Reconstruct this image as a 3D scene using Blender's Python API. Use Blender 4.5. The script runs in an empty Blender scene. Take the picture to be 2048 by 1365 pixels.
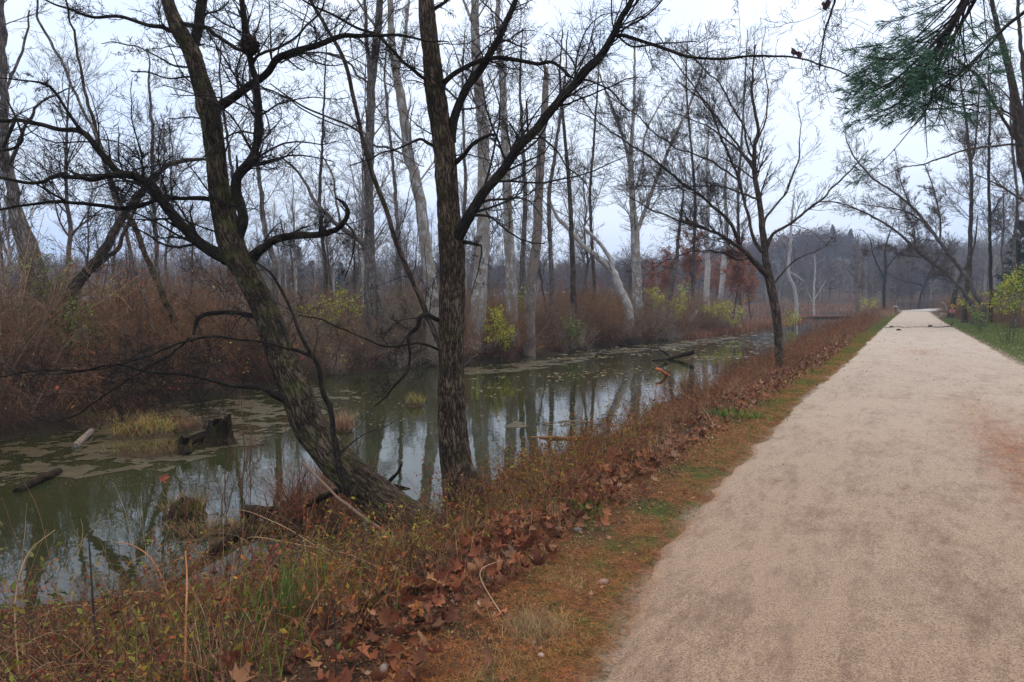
import bpy, math, random
import numpy as np
from mathutils import Vector

# ---------------------------------------------------------------- camera, sky, sun, exposure
sc = bpy.context.scene
F = 1365.0                       # focal length in photograph pixels (24 mm on a 36 mm wide sensor)
EYE = 1.65
PITCH = math.atan(82.5 / F)
cam = bpy.data.cameras.new("camera")
cam.lens = 24.0
cam.sensor_width = 36.0
cam.clip_start = 0.05
cam.clip_end = 5000
cam_o = bpy.data.objects.new("camera", cam)
sc.collection.objects.link(cam_o)
cam_o.location = (0, 0, EYE)
cam_o.rotation_euler = (math.pi / 2 - PITCH, 0, 0)
sc.camera = cam_o
sc.view_settings.view_transform = 'Standard'
sc.view_settings.look = 'None'
sc.view_settings.exposure = 0.12
sc.view_settings.gamma = 1.0
try:
    sc.cycles.max_bounces = 6
    sc.cycles.diffuse_bounces = 3
    sc.cycles.glossy_bounces = 3
    sc.cycles.volume_bounces = 0
    sc.cycles.use_adaptive_sampling = True
    sc.cycles.adaptive_threshold = 0.01
    sc.cycles.use_denoising = True
    sc.cycles.denoiser = 'OPENIMAGEDENOISE'
    sc.cycles.denoising_prefilter = 'ACCURATE'
except Exception:
    pass

SUN_EL, SUN_AZ = math.radians(48), math.radians(20)
w = bpy.data.worlds.new("World")
sc.world = w
w.use_nodes = True
nt = w.node_tree
bg = nt.nodes["Background"]
sky = nt.nodes.new("ShaderNodeTexSky")
sky.sky_type = 'NISHITA'
sky.sun_disc = False
sky.sun_elevation = SUN_EL
sky.sun_rotation = SUN_AZ
sky.air_density = 1.0
sky.dust_density = 2.0
# overcast layer: CIE overcast luminance (brighter towards the zenith), thin places show blue
tc = nt.nodes.new("ShaderNodeTexCoord")
sep = nt.nodes.new("ShaderNodeSeparateXYZ")
nt.links.new(tc.outputs["Generated"], sep.inputs[0])
mr = nt.nodes.new("ShaderNodeMapRange")
mr.inputs[1].default_value = 0.0
mr.inputs[2].default_value = 1.0
mr.inputs[3].default_value = 8.0
mr.inputs[4].default_value = 11.5
nt.links.new(sep.outputs[2], mr.inputs[0])
noi = nt.nodes.new("ShaderNodeTexNoise")
noi.inputs["Scale"].default_value = 1.6
noi.inputs["Detail"].default_value = 3
mp = nt.nodes.new("ShaderNodeMapping")
mp.inputs["Scale"].default_value = (1, 1, 2.2)
nt.links.new(tc.outputs["Generated"], mp.inputs[0])
nt.links.new(mp.outputs[0], noi.inputs["Vector"])
cr = nt.nodes.new("ShaderNodeValToRGB")
cr.color_ramp.elements[0].position = 0.36
cr.color_ramp.elements[0].color = (0.55, 0.74, 1.14, 1)
cr.color_ramp.elements[1].position = 0.58
cr.color_ramp.elements[1].color = (0.88, 0.99, 1.18, 1)
nt.links.new(noi.outputs[0], cr.inputs[0])
vm = nt.nodes.new("ShaderNodeVectorMath")
vm.operation = 'SCALE'
mz = nt.nodes.new("ShaderNodeMix")
mz.data_type = 'RGBA'
mr2 = nt.nodes.new("ShaderNodeMapRange")
mr2.inputs[1].default_value = 0.35
mr2.inputs[2].default_value = 0.85
nt.links.new(sep.outputs[2], mr2.inputs[0])
nt.links.new(mr2.outputs[0], mz.inputs[0])
nt.links.new(cr.outputs[0], mz.inputs[6])
mz.inputs[7].default_value = (1.17, 1.0, 0.80, 1)
nt.links.new(mz.outputs[2], vm.inputs[0])
nt.links.new(mr.outputs[0], vm.inputs["Scale"])
mx = nt.nodes.new("ShaderNodeMix")
mx.data_type = 'RGBA'
mx.inputs[0].default_value = 0.88
nt.links.new(sky.outputs[0], mx.inputs[6])
nt.links.new(vm.outputs[0], mx.inputs[7])
nt.links.new(mx.outputs[2], bg.inputs[0])
bg.inputs[1].default_value = 0.125

sl = bpy.data.lights.new("sun", 'SUN')
sl.energy = 0.9
sl.angle = math.radians(25)
sl.color = (1.0, 0.93, 0.85)
so = bpy.data.objects.new("sun", sl)
sc.collection.objects.link(so)
# sun over the path's far right side
sd = Vector((math.sin(SUN_AZ) * math.cos(SUN_EL), math.cos(SUN_AZ) * math.cos(SUN_EL), math.sin(SUN_EL)))
so.rotation_euler = sd.to_track_quat('Z', 'Y').to_euler()

# ---------------------------------------------------------------- picture <-> place helpers
CP, SP = math.cos(PITCH), math.sin(PITCH)
def ray(px, py):
    a, b = (px - 1024) / F, -(py - 682.5) / F
    return np.array([a, CP + b * SP, b * CP - SP])
def W(px, py, Y):
    r = ray(px, py)
    return np.array([0, 0, EYE]) + r * (Y / r[1])
def G(px, py, z=0.0):
    r = ray(px, py)
    return np.array([0, 0, EYE]) + r * ((z - EYE) / r[2])

HD = np.array([0.508, 0.861])          # heading of the path
NL = np.array([-0.861, 0.508])         # to its left
def UV(x, y):
    return x * HD[0] + y * HD[1], x * NL[0] + y * NL[1]
def XY(u, v):
    return u * HD[0] + v * NL[0], u * HD[1] + v * NL[1]

def hash01(ix, iy, iz):
    n = (ix.astype(np.int64) * 374761393 + iy.astype(np.int64) * 668265263 + iz.astype(np.int64) * 1442695041)
    n = (n ^ (n >> 13)) * 1274126177 & 0x7fffffff
    n = (n ^ (n >> 16)) & 0xffff
    return n / 65535.0
def vnoise(x, y, z=None):
    x = np.asarray(x, float); y = np.asarray(y, float)
    z = np.zeros_like(x) if z is None else np.asarray(z, float)
    xi, yi, zi = np.floor(x), np.floor(y), np.floor(z)
    fx, fy, fz = x - xi, y - yi, z - zi
    fx, fy, fz = [f * f * (3 - 2 * f) for f in (fx, fy, fz)]
    r = 0
    for dx in (0, 1):
        for dy in (0, 1):
            for dz in (0, 1):
                h = hash01(xi + dx, yi + dy, zi + dz)
                r = r + h * (fx if dx else 1 - fx) * (fy if dy else 1 - fy) * (fz if dz else 1 - fz)
    return r * 2 - 1
def fbm(x, y, z=None, o=3):
    r, a, s = 0, 1.0, 1.0
    for i in range(o):
        r = r + a * vnoise(np.asarray(x) * s + 7.3 * i, np.asarray(y) * s - 3.1 * i, None if z is None else np.asarray(z) * s)
        a *= 0.5; s *= 2.03
    return r / 1.6
def ss(t):
    t = np.clip(t, 0, 1)
    return t * t * (3 - 2 * t)

WATER = -0.85
def v_path_left(u):
    return np.interp(u, [-10, 2.7, 4.3, 7.2, 12, 21, 51, 100, 400], [1.0, 1.2, 1.42, 1.56, 1.66, 1.6, 1.72, 1.7, 1.7])
def v_path_right(u):
    return np.interp(u, [-10, 12, 21, 40, 60, 100, 400], [-2.6, -2.5, -2.45, -2.2, -1.9, -1.7, -1.7])
def v_near(u):
    return np.interp(u, [-15, 1.0, 2.6, 3.8, 4.6, 8, 12, 18, 26, 35, 60, 90, 140], [8, 7.4, 6.2, 5.2, 4.55, 4.75, 5.0, 4.9, 5.3, 6.0, 7, 5.5, 5.5]) + 0.25 * np.sin(u * 0.9) * (np.asarray(u) > 6)
def v_far(u):
    return np.interp(u, [-15, 0, 6.5, 12, 17, 22, 27, 31, 36, 47, 56, 66, 80, 110, 150], [14, 13.4, 13.6, 15.8, 16.4, 14.6, 14.2, 14.4, 13.2, 12.6, 12.8, 15.5, 36, 48, 40]) + 0.3 * np.sin(u * 1.3)
def HUV(u, v, noise=True):
    u = np.asarray(u, float); v = np.asarray(v, float)
    a, b = v_near(u), v_far(u)
    d = np.minimum(np.minimum(v - a, b - v), (140 - u) * 0.5)
    e = v_path_left(u) + 0.9
    n1 = fbm(u * 1.3, v * 1.3) * 0.05 if noise else 0
    n2 = fbm(u * 0.35 + 9, v * 0.35) * 0.16 if noise else 0
    bed = WATER - 0.55 * ss(d / 1.4)
    t = ss(np.clip((v - e) / np.maximum(a - e, 0.3), 0, 1))
    near = -0.03 + t * (WATER + 0.03) + n1 * ss((v - e + 0.8) / 1.0)
    f = v - b
    far = WATER + 0.80 * ss(f / 2.2) + n2 * ss(f / 3) + n1 * ss(f / 1.0)
    far = far + 0.0 * u
    endb = WATER + 0.9 * ss((u - 140) / 8) + n2
    z = np.where(d > 0, bed, np.where(v <= a, near, np.where(v >= b, far, endb)))
    # beyond the pond's end and left of the path: flat land again
    r = -v + v_path_right(u)            # distance to the right of the path
    right = -0.03 + n1 * ss(r / 1.0) * 0.8 + 2.2 * ss((r - 3.5) / 16) + n2 * ss((r - 3) / 4)
    z = np.where(r > 0, right, z)
    onpath = (v < v_path_left(u)) & (r < 0)
    z = np.where(onpath, -0.03, z)
    # wooded hills far behind
    x = u * HD[0] + v * NL[0]; y = u * HD[1] + v * NL[1]
    az = x / np.maximum(y, 1.0)
    hh = np.interp(az, [-1.2, -0.45, -0.3, -0.1, 0.12, 0.3, 0.40, 0.46, 0.52, 0.62, 1.2],
                   [2, 2, 2, 2.5, 5, 11, 17.5, 18, 15, 12, 8])
    z = z + hh * ss((y - 165) / 110) * (1 + 0.12 * fbm(x * 0.02, y * 0.02))
    return z
def H(x, y):
    u, v = UV(x, y)
    return HUV(u, v)
def hit(px, py):
    r = ray(px, py); o = np.array([0, 0, EYE])
    t = np.geomspace(1.2, 900, 6000)
    p = o + r * t[:, None]
    below = p[:, 2] < H(p[:, 0], p[:, 1])
    i = int(np.argmax(below)) if below.any() else len(t) - 1
    return p[i]

# ---------------------------------------------------------------- mesh helpers
def link(o, parent=None):
    sc.collection.objects.link(o)
    if parent is not None:
        o.parent = parent
    return o
def tag(o, label=None, cat=None, group=None, kind=None):
    if label: o["label"] = label
    if cat: o["category"] = cat
    if group: o["group"] = group
    if kind: o["kind"] = kind
    return o
def empty(name, loc, label=None, cat=None, group=None, rz=0.0):
    o = bpy.data.objects.new(name, None)
    o.empty_display_size = 0.2
    o.location = [float(c) for c in loc]
    o.rotation_euler = (0, 0, rz)
    sc.collection.objects.link(o)
    return tag(o, label, cat, group)

class Acc:
    """collects polygons with a per-vertex colour and a bark coordinate, builds ONE mesh object"""
    def __init__(self):
        self.v, self.c, self.b = [], [], []
        self.f4, self.f3, self.n = [], [], 0
        self.m4, self.m3 = [], []
    def add(self, v, f4=None, f3=None, col=(.5, .5, .5), bv=None, mi=0):
        v = np.asarray(v, np.float32).reshape(-1, 3)
        n = len(v)
        c = np.asarray(col, np.float32)
        if c.ndim == 1: c = np.tile(c, (n, 1))
        self.v.append(v); self.c.append(c)
        self.b.append(v.copy() if bv is None else np.asarray(bv, np.float32).reshape(-1, 3))
        if f4 is not None and len(f4):
            f4 = np.asarray(f4, np.int64).reshape(-1, 4) + self.n
            self.f4.append(f4); self.m4.append(np.full(len(f4), mi))
        if f3 is not None and len(f3):
            f3 = np.asarray(f3, np.int64).reshape(-1, 3) + self.n
            self.f3.append(f3); self.m3.append(np.full(len(f3), mi))
        self.n += n
    def mesh(self, name, mats, smooth=True, origin=None):
        v = np.concatenate(self.v); c = np.concatenate(self.c); b = np.concatenate(self.b)
        if origin is not None:
            v = v - np.asarray(origin, np.float32)
        f4 = np.concatenate(self.f4) if self.f4 else np.zeros((0, 4), np.int64)
        f3 = np.concatenate(self.f3) if self.f3 else np.zeros((0, 3), np.int64)
        m = bpy.data.meshes.new(name)
        m.vertices.add(len(v))
        m.vertices.foreach_set("co", v.ravel())
        nl = f4.size + f3.size
        m.loops.add(nl)
        m.loops.foreach_set("vertex_index", np.concatenate([f4.ravel(), f3.ravel()]).astype(np.int32))
        m.polygons.add(len(f4) + len(f3))
        st = np.concatenate([np.arange(len(f4)) * 4, len(f4) * 4 + np.arange(len(f3)) * 3]).astype(np.int32)
        m.polygons.foreach_set("loop_start", st)
        if isinstance(mats, (list, tuple)):
            mi = np.concatenate((self.m4 or [np.zeros(0)]) + (self.m3 or [np.zeros(0)])).astype(np.int32)
            m.polygons.foreach_set("material_index", mi)
        else:
            mats = [mats]
        m.polygons.foreach_set("use_smooth", np.full(len(f4) + len(f3), bool(smooth)))
        a = m.attributes.new("Col", 'FLOAT_COLOR', 'POINT')
        a.data.foreach_set("color", np.concatenate([c, np.ones((len(c), 1), np.float32)], 1).ravel())
        a = m.attributes.new("bv", 'FLOAT_VECTOR', 'POINT')
        a.data.foreach_set("vector", b.ravel())
        for x in mats: m.materials.append(x)
        m.update(calc_edges=True)
        return m
    def build(self, name, mats, parent=None, smooth=True, origin=None, loc=None):
        m = self.mesh(name, mats, smooth, origin)
        o = bpy.data.objects.new(name, m)
        if origin is not None and parent is None:
            o.location = [float(c) for c in origin]
        if loc is not None: o.location = loc
        return link(o, parent)

def nrm(a):
    return a / np.maximum(np.linalg.norm(a, axis=-1, keepdims=True), 1e-9)
def tubes(acc, P, R, sides=3, col=(.5, .5, .5), ridge=0.0, mi=0, seed=0.0, flare=None, cap=False):
    """P [B,N,3], R [B,N]; col [3] or [B,3]"""
    P = np.asarray(P, float); R = np.asarray(R, float)
    if P.ndim == 2: P = P[None]; R = R[None]
    B, N, _ = P.shape
    if B == 0: return
    T = np.gradient(P, axis=1); T = nrm(T)
    mt = np.abs(nrm(T.mean(1)))
    ref = np.eye(3)[np.argmin(mt, axis=1)][:, None, :]
    n1 = nrm(np.cross(T, ref)); n2 = np.cross(T, n1)
    th = np.arange(sides) * 2 * math.pi / sides
    ct, st = np.cos(th), np.sin(th)
    L = np.concatenate([np.zeros((B, 1)), np.cumsum(np.linalg.norm(np.diff(P, axis=1), axis=2), 1)], 1)
    r = R[:, :, None] * np.ones(sides)
    bx, by, bz = ct * R[:, :, None] + seed, st * R[:, :, None] + seed * 1.7, L[:, :, None] * np.ones(sides)
    if ridge:
        rr = R[:, :, None]
        q = 0.6 * np.abs(vnoise(bx * 22, by * 22, bz * 5)) + 0.4 * np.abs(vnoise(bx * 45 + 5, by * 45, bz * 9))
        r = r * (1 + 0.10 * vnoise(bx * 4, by * 4, bz * 1.6)) + ridge * (0.5 - q) * np.minimum(rr / 0.1, 1)
    if flare is not None:
        r = r * (1 + flare(bz, th))
    V = P[:, :, None, :] + r[..., None] * (n1[:, :, None, :] * ct[:, None] + n2[:, :, None, :] * st[:, None])
    bv = np.stack([bx, by, bz], -1)
    idx = np.arange(B * N * sides).reshape(B, N, sides)
    a = idx[:, :-1, :]; b = idx[:, 1:, :]
    f4 = np.stack([a, np.roll(a, -1, 2), np.roll(b, -1, 2), b], -1).reshape(-1, 4)
    c = np.asarray(col, float)
    if c.ndim == 2: c = np.repeat(c, N * sides, axis=0)
    acc.add(V.reshape(-1, 3), f4=f4, col=c, bv=bv.reshape(-1, 3), mi=mi)
    if cap:
        for e in (0, N - 1):
            ring = V[:, e]
            ctr = ring.mean(1, keepdims=True)
            vv = np.concatenate([ring, ctr], 1)
            ii = np.arange(B)[:, None] * (sides + 1)
            k = np.arange(sides)
            f3 = np.stack([ii + k, ii + (k + 1) % sides, ii + sides + 0 * k], -1).reshape(-1, 3)
            acc.add(vv.reshape(-1, 3), f3=f3, col=(c if c.ndim == 1 else c[:1].ravel()[:3]), mi=mi)

def resample(P, R, n):
    out, ro = [], []
    for p, r in zip(P, R):
        d = np.concatenate([[0], np.cumsum(np.linalg.norm(np.diff(p, axis=0), axis=1))])
        t = np.linspace(0, d[-1], n)
        out.append(np.stack([np.interp(t, d, p[:, k]) for k in range(3)], 1)); ro.append(np.interp(t, d, r))
    return np.array(out), np.array(ro)
def catmull(C, n):
    """C [k,m] control rows -> n rows"""
    C = np.asarray(C, float)
    if len(C) == 2:
        t = np.linspace(0, 1, n)[:, None]; return C[0] * (1 - t) + C[1] * t
    E = np.concatenate([[2 * C[0] - C[1]], C, [2 * C[-1] - C[-2]]])
    d = np.concatenate([[0], np.cumsum(np.linalg.norm(np.diff(C[:, :3], axis=0), axis=1))])
    t = np.linspace(0, d[-1], n)
    i = np.clip(np.searchsorted(d, t, side='right') - 1, 0, len(C) - 2)
    f = ((t - d[i]) / np.maximum(d[i + 1] - d[i], 1e-9))[:, None]
    p0, p1, p2, p3 = E[i], E[i + 1], E[i + 2], E[i + 3]
    r = 0.5 * ((2 * p1) + (-p0 + p2) * f + (2 * p0 - 5 * p1 + 4 * p2 - p3) * f ** 2 + (-p0 + 3 * p1 - 3 * p2 + p3) * f ** 3)
    if C.shape[1] > 3: r[:, 3] = np.maximum(r[:, 3], 0.001)
    return r

def grow(rng, P, R, M, lmin, lmax, amin, amax, n, wander, up, rr=0.6, t0=0.1, t1=1.0, rmin=0.0012, absl=False, tip=0.3, taper=0.5, kink=0.0):
    """spawn M children over the parent branches; returns P [M,n,3], R [M,n]"""
    B, N, _ = P.shape
    seg = np.linalg.norm(np.diff(P, axis=1), axis=2).sum(1)
    pr = seg / seg.sum()
    idx = rng.choice(B, M, p=pr)
    t = rng.uniform(t0, t1, M)
    g = t * (N - 1); i = np.minimum(g.astype(int), N - 2); f = (g - i)[:, None]
    p = P[idx, i] * (1 - f) + P[idx, i + 1] * f
    r0 = R[idx, i] * (1 - f[:, 0]) + R[idx, i + 1] * f[:, 0]
    T = nrm(P[idx, i + 1] - P[idx, i])
    q = nrm(np.cross(T, rng.normal(size=(M, 3))))
    a = np.radians(rng.uniform(amin, amax, M))[:, None]
    d = T * np.cos(a) + q * np.sin(a)
    L = rng.uniform(lmin, lmax, M) * (1 if absl else seg[idx]) * (1 - taper * t)
    pts = [p]
    st = (L / (n - 1))[:, None]
    w = nrm(rng.normal(size=(M, 3))) * wander
    for k in range(n - 1):
        w = 0.5 * w + wander * rng.normal(size=(M, 3)) * 0.8
        d = d + w
        d[:, 2] += up
        d = nrm(d)
        pts.append(pts[-1] + d * st)
    r0 = np.maximum(r0 * rr, rmin)
    R2 = r0[:, None] * np.linspace(1, tip, n)[None]
    return np.stack(pts, 1), np.maximum(R2, rmin * 0.8)

def leafquads(acc, rng, p, size, col, up=0.3, asp=0.5, fold=0.25, dirs=None, mi=0):
    M = len(p)
    if M == 0: return
    d = nrm(rng.normal(size=(M, 3))) if dirs is None else dirs
    nn = rng.normal(size=(M, 3)); nn[:, 2] += up * 3
    s = nrm(np.cross(d, nn)); n = np.cross(s, d)
    L = np.asarray(size)[:, None] if np.ndim(size) else np.full((M, 1), size)
    wd = L * asp * 0.5
    a = p; b = p + d * L * .5 + s * wd + n * L * fold * .3; c = p + d * L; e = p + d * L * .5 - s * wd + n * L * fold * .3
    V = np.stack([a, b, c, e], 1).reshape(-1, 3)
    f = np.arange(M)[:, None] * 4
    f3 = np.concatenate([f + [0, 1, 2], f + [0, 2, 3]])
    acc.add(V, f3=f3, col=np.repeat(col, 4, axis=0) if np.ndim(col) == 2 else col, mi=mi)

def blades(acc, rng, base, h, wdt, lean, col, seg=4, mi=0, curl=1.0, az=None):
    """grass blades: bending tapered strips"""
    M = len(base)
    if az is None: az = rng.uniform(0, 2 * math.pi, M)
    dx = np.stack([np.cos(az), np.sin(az), 0 * az], 1); sx = np.stack([-np.sin(az), np.cos(az), 0 * az], 1)
    tilt = rng.uniform(.5, 1.5, M) * lean
    p = base.copy(); rows = []
    st = (np.asarray(h) / seg)
    for k in range(seg + 1):
        wk = wdt * (1 - (k / seg) ** 1.6) * .5
        wk = np.broadcast_to(wk, (M,))[:, None]
        rows += [p - sx * wk, p + sx * wk]
        ang = tilt * (0.35 + curl * (k + .5) / seg)
        p = p + (dx * np.sin(ang)[:, None] + np.array([0, 0, 1]) * np.cos(ang)[:, None]) * np.broadcast_to(st, (M,))[:, None]
    V = np.stack(rows, 1)
    n = 2 * (seg + 1)
    f = []
    for k in range(seg):
        f.append([2 * k, 2 * k + 1, 2 * k + 3, 2 * k + 2])
    f4 = (np.arange(M)[:, None, None] * n + np.array(f)[None]).reshape(-1, 4)
    acc.add(V.reshape(-1, 3), f4=f4, col=np.repeat(col, n, axis=0) if np.ndim(col) == 2 else col, mi=mi)

def pick(rng, pal, M, jit=0.25):
    pal = np.asarray(pal, float)
    c = pal[rng.integers(0, len(pal), M)]
    return np.clip(c * rng.uniform(1 - jit, 1 + jit, (M, 1)), 0, 1)
def rotz(a):
    c, s = math.cos(a), math.sin(a)
    return np.array([[c, -s, 0], [s, c, 0], [0, 0, 1.0]])
def scatter(acc, V, f3, rng, pos, scale, col, flat=0.35, f4=None, mi=0, rnd=None):
    """copies of a small proto, random yaw and tilt, baked into one mesh (for uncountable stuff)"""
    M = len(pos)
    az = rng.uniform(0, 2 * math.pi, M); ax = rng.normal(0, flat, M); ay = rng.normal(0, flat, M)
    if rnd is not None: az = rnd
    c, s = np.cos(az), np.sin(az)
    V = np.asarray(V, float)
    X = V[None, :, 0] * c[:, None] - V[None, :, 1] * s[:, None]
    Y = V[None, :, 0] * s[:, None] + V[None, :, 1] * c[:, None]
    Z = V[None, :, 2] + 0 * X
    Y, Z = Y * np.cos(ax)[:, None] - Z * np.sin(ax)[:, None], Y * np.sin(ax)[:, None] + Z * np.cos(ax)[:, None]
    X, Z = X * np.cos(ay)[:, None] + Z * np.sin(ay)[:, None], -X * np.sin(ay)[:, None] + Z * np.cos(ay)[:, None]
    sc_ = np.broadcast_to(np.asarray(scale), (M,))[:, None]
    A = np.stack([X * sc_, Y * sc_, Z * sc_], -1) + pos[:, None, :]
    n = V.shape[0]
    off = np.arange(M)[:, None, None] * n
    F3 = (off + np.asarray(f3)[None]).reshape(-1, 3) if f3 is not None and len(f3) else None
    F4 = (off + np.asarray(f4)[None]).reshape(-1, 4) if f4 is not None and len(f4) else None
    acc.add(A.reshape(-1, 3), f4=F4, f3=F3, col=np.repeat(col, n, axis=0) if np.ndim(col) == 2 else col, mi=mi)

# ---------------------------------------------------------------- materials (procedural)
class MB:
    def __init__(self, name, rough=0.9, spec=0.2):
        self.m = bpy.data.materials.new(name); self.m.use_nodes = True
        self.t = self.m.node_tree
        self.p = self.t.nodes["Principled BSDF"]
        self.p.inputs["Roughness"].default_value = rough
        self.p.inputs["Specular IOR Level"].default_value = spec
    def n(self, typ, **kw):
        x = self.t.nodes.new(typ)
        for k, v in kw.items():
            if k.startswith("_"): setattr(x, k[1:], v)
            else:
                s = x.inputs[k.replace("__", " ")] if not k.isdigit() else x.inputs[int(k)]
                self.set(s, v)
        return x
    def set(self, s, v):
        if isinstance(v, bpy.types.NodeSocket): self.t.links.new(v, s)
        elif isinstance(v, (tuple, list)) and len(v) == 3 and s.type == 'RGBA': s.default_value = (*v, 1)
        else: s.default_value = v
    def attr(self, name, out=0):
        x = self.t.nodes.new("ShaderNodeAttribute"); x.attribute_name = name
        return x.outputs[0 if out == 0 else 1]
    def scale(self, vec, s):
        x = self.t.nodes.new("ShaderNodeMapping"); self.t.links.new(vec, x.inputs[0]); x.inputs["Scale"].default_value = s
        return x.outputs[0]
    def noise(self, vec, scale, detail=3, rough=0.55):
        x = self.n("ShaderNodeTexNoise", Scale=scale, Detail=detail, Roughness=rough)
        if vec is not None: self.t.links.new(vec, x.inputs["Vector"])
        return x.outputs[0]
    def ramp(self, fac, stops):
        x = self.t.nodes.new("ShaderNodeValToRGB"); self.t.links.new(fac, x.inputs[0])
        e = x.color_ramp.elements
        while len(e) < len(stops): e.new(0.5)
        for k, (p, c) in enumerate(stops):
            e[k].position = p; e[k].color = (c, c, c, 1) if not isinstance(c, (tuple, list)) else (*c, 1)
        return x.outputs[0]
    def mix(self, fac, a, b, mode='MIX'):
        x = self.t.nodes.new("ShaderNodeMix"); x.data_type = 'RGBA'; x.blend_type = mode
        self.set(x.inputs[0], fac); self.set(x.inputs[6], a); self.set(x.inputs[7], b)
        return x.outputs[2]
    def math(self, op, a, b=0.0):
        x = self.t.nodes.new("ShaderNodeMath"); x.operation = op
        self.set(x.inputs[0], a); self.set(x.inputs[1], b)
        return x.outputs[0]
    def base(self, c): self.set(self.p.inputs["Base Color"], c)
    def bump(self, h, strength=0.5, dist=0.02):
        x = self.n("ShaderNodeBump", Strength=strength, Distance=dist, Height=h)
        self.t.links.new(x.outputs[0], self.p.inputs["Normal"])
        return x
    def pos(self):
        return self.t.nodes.new("ShaderNodeNewGeometry").outputs["Position"]

def bark_mat(name, dark, light, scale=1.0, moss=0.0, patch=None, strength=0.9):
    m = MB(name, 0.92, 0.15)
    bv = m.attr("bv", 1)
    dn = m.n("ShaderNodeTexNoise", Vector=bv, Scale=7.0 * scale, Detail=2)
    dv = m.n("ShaderNodeVectorMath", _operation='MULTIPLY_ADD'); m.t.links.new(dn.outputs[1], dv.inputs[0]); dv.inputs[1].default_value = (.05 / scale,) * 3; m.t.links.new(bv, dv.inputs[2])
    rid = m.noise(m.scale(dv.outputs[0], (1, 1, 0.17)), 34 * scale, 4, 0.6)
    r2 = m.noise(m.scale(dv.outputs[0], (1, 1, 0.5)), 70 * scale, 3, 0.6)
    fur = m.math('MULTIPLY', m.math('ABSOLUTE', m.math('SUBTRACT', rid, 0.5)), 5.0)
    fur = m.math('MINIMUM', fur, 1.0)
    h = m.math('MULTIPLY', fur, m.math('ADD', m.math('MULTIPLY', r2, 0.9), 0.35))
    c = m.mix(m.ramp(h, [(0.06, 0.0), (0.58, 1.0)]), dark, light)
    big = m.noise(bv, 2.5, 3)
    c = m.mix(m.ramp(big, [(0.4, 0.0), (0.65, 0.55)]), c, tuple(x * 0.6 for x in dark))
    if patch:
        pn = m.noise(m.scale(bv, (1, 1, 0.6)), 5.0, 4, 0.6)
        c = m.mix(m.ramp(pn, [(0.47, 0.0), (0.53, 1.0)]), c, patch)
    if moss:
        mn = m.noise(bv, 6, 4, 0.7)
        f = m.math('MULTIPLY', m.ramp(mn, [(0.48, 0.0), (0.68, 1.0)]), moss)
        c = m.mix(f, c, (0.075, 0.095, 0.018))
    m.base(c)
    m.bump(h, strength, 0.015 / scale)
    return m.m
M_BARK_A = bark_mat("mossy dark ridged bark", (0.018, 0.014, 0.011), (0.17, 0.13, 0.095), 1.0, 0.5)
M_BARK_B = bark_mat("brown ridged bark", (0.022, 0.016, 0.012), (0.21, 0.155, 0.115), 1.1, 0.2)
M_LIMB = bark_mat("dark branch bark", (0.012, 0.010, 0.010), (0.06, 0.05, 0.045), 1.6, 0.25, strength=0.6)
M_GREY = bark_mat("grey bark", (0.075, 0.066, 0.06), (0.30, 0.27, 0.245), 0.6)
M_BROWN = bark_mat("brown bark", (0.04, 0.031, 0.025), (0.19, 0.145, 0.12), 0.6, 0.1)
M_SYC = bark_mat("pale mottled sycamore bark", (0.30, 0.29, 0.28), (0.62, 0.62, 0.61), 0.5, 0, (0.25, 0.215, 0.18), 0.3)
M_WHITE = bark_mat("white weathered wood", (0.38, 0.37, 0.36), (0.74, 0.74, 0.74), 0.5, 0, (0.4, 0.37, 0.34), 0.3)
M_DEAD = bark_mat("grey stripped dead wood", (0.14, 0.12, 0.105), (0.42, 0.39, 0.37), 0.5, 0, (0.24, 0.19, 0.16))
M_LOG = bark_mat("wet rotten wood", (0.012, 0.009, 0.007), (0.07, 0.045, 0.03), 1.0, 0.25)

def col_mat(name, rough=0.85, spec=0.25, trans=0.0, var=0.3, vs=9):
    m = MB(name, rough, spec)
    c = m.attr("Col")
    n = m.noise(m.pos(), vs, 2)
    c = m.mix(1.0, c, m.ramp(n, [(0.3, 1 - var), (0.7, 1 + var)]), 'MULTIPLY')
    m.base(c)
    if trans:
        t = m.t.nodes.new("ShaderNodeBsdfTranslucent"); m.set(t.inputs[0], c)
        x = m.t.nodes.new("ShaderNodeMixShader"); x.inputs[0].default_value = trans
        m.t.links.new(m.p.outputs[0], x.inputs[1]); m.t.links.new(t.outputs[0], x.inputs[2])
        m.t.links.new(x.outputs[0], m.t.nodes["Material Output"].inputs[0])
    return m.m
M_TWIG = col_mat("twig bark", 0.9, 0.15)
M_LEAF = col_mat("leaf", 0.7, 0.3, 0.25)
M_DRY = col_mat("dry leaf and straw", 0.8, 0.25, 0.1)
M_NEED = col_mat("pine needle", 0.6, 0.3, 0.1)

# path of crushed limestone
m = MB("crushed limestone", 0.95, 0.15)
p = m.pos()
g1 = m.noise(p, 130, 2, 0.7); g2 = m.noise(p, 28, 4, 0.65)
psx = m.t.nodes.new("ShaderNodeSeparateXYZ"); m.t.links.new(p, psx.inputs[0])
uu_ = m.math('ADD', m.math('MULTIPLY', psx.outputs[0], 0.508), m.math('MULTIPLY', psx.outputs[1], 0.861))
vv_ = m.math('ADD', m.math('MULTIPLY', psx.outputs[0], -0.861), m.math('MULTIPLY', psx.outputs[1], 0.508))
cx_ = m.t.nodes.new("ShaderNodeCombineXYZ"); m.t.links.new(m.math('MULTIPLY', uu_, 0.42), cx_.inputs[0]); m.t.links.new(m.math('MULTIPLY', vv_, 1.15), cx_.inputs[1])
pc = cx_.outputs[0]
g3 = m.noise(pc, 1.5, 6, 0.72); g4 = m.noise(p, 0.28, 3)
ps0 = m.t.nodes.new("ShaderNodeSeparateXYZ"); m.t.links.new(p, ps0.inputs[0])
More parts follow.
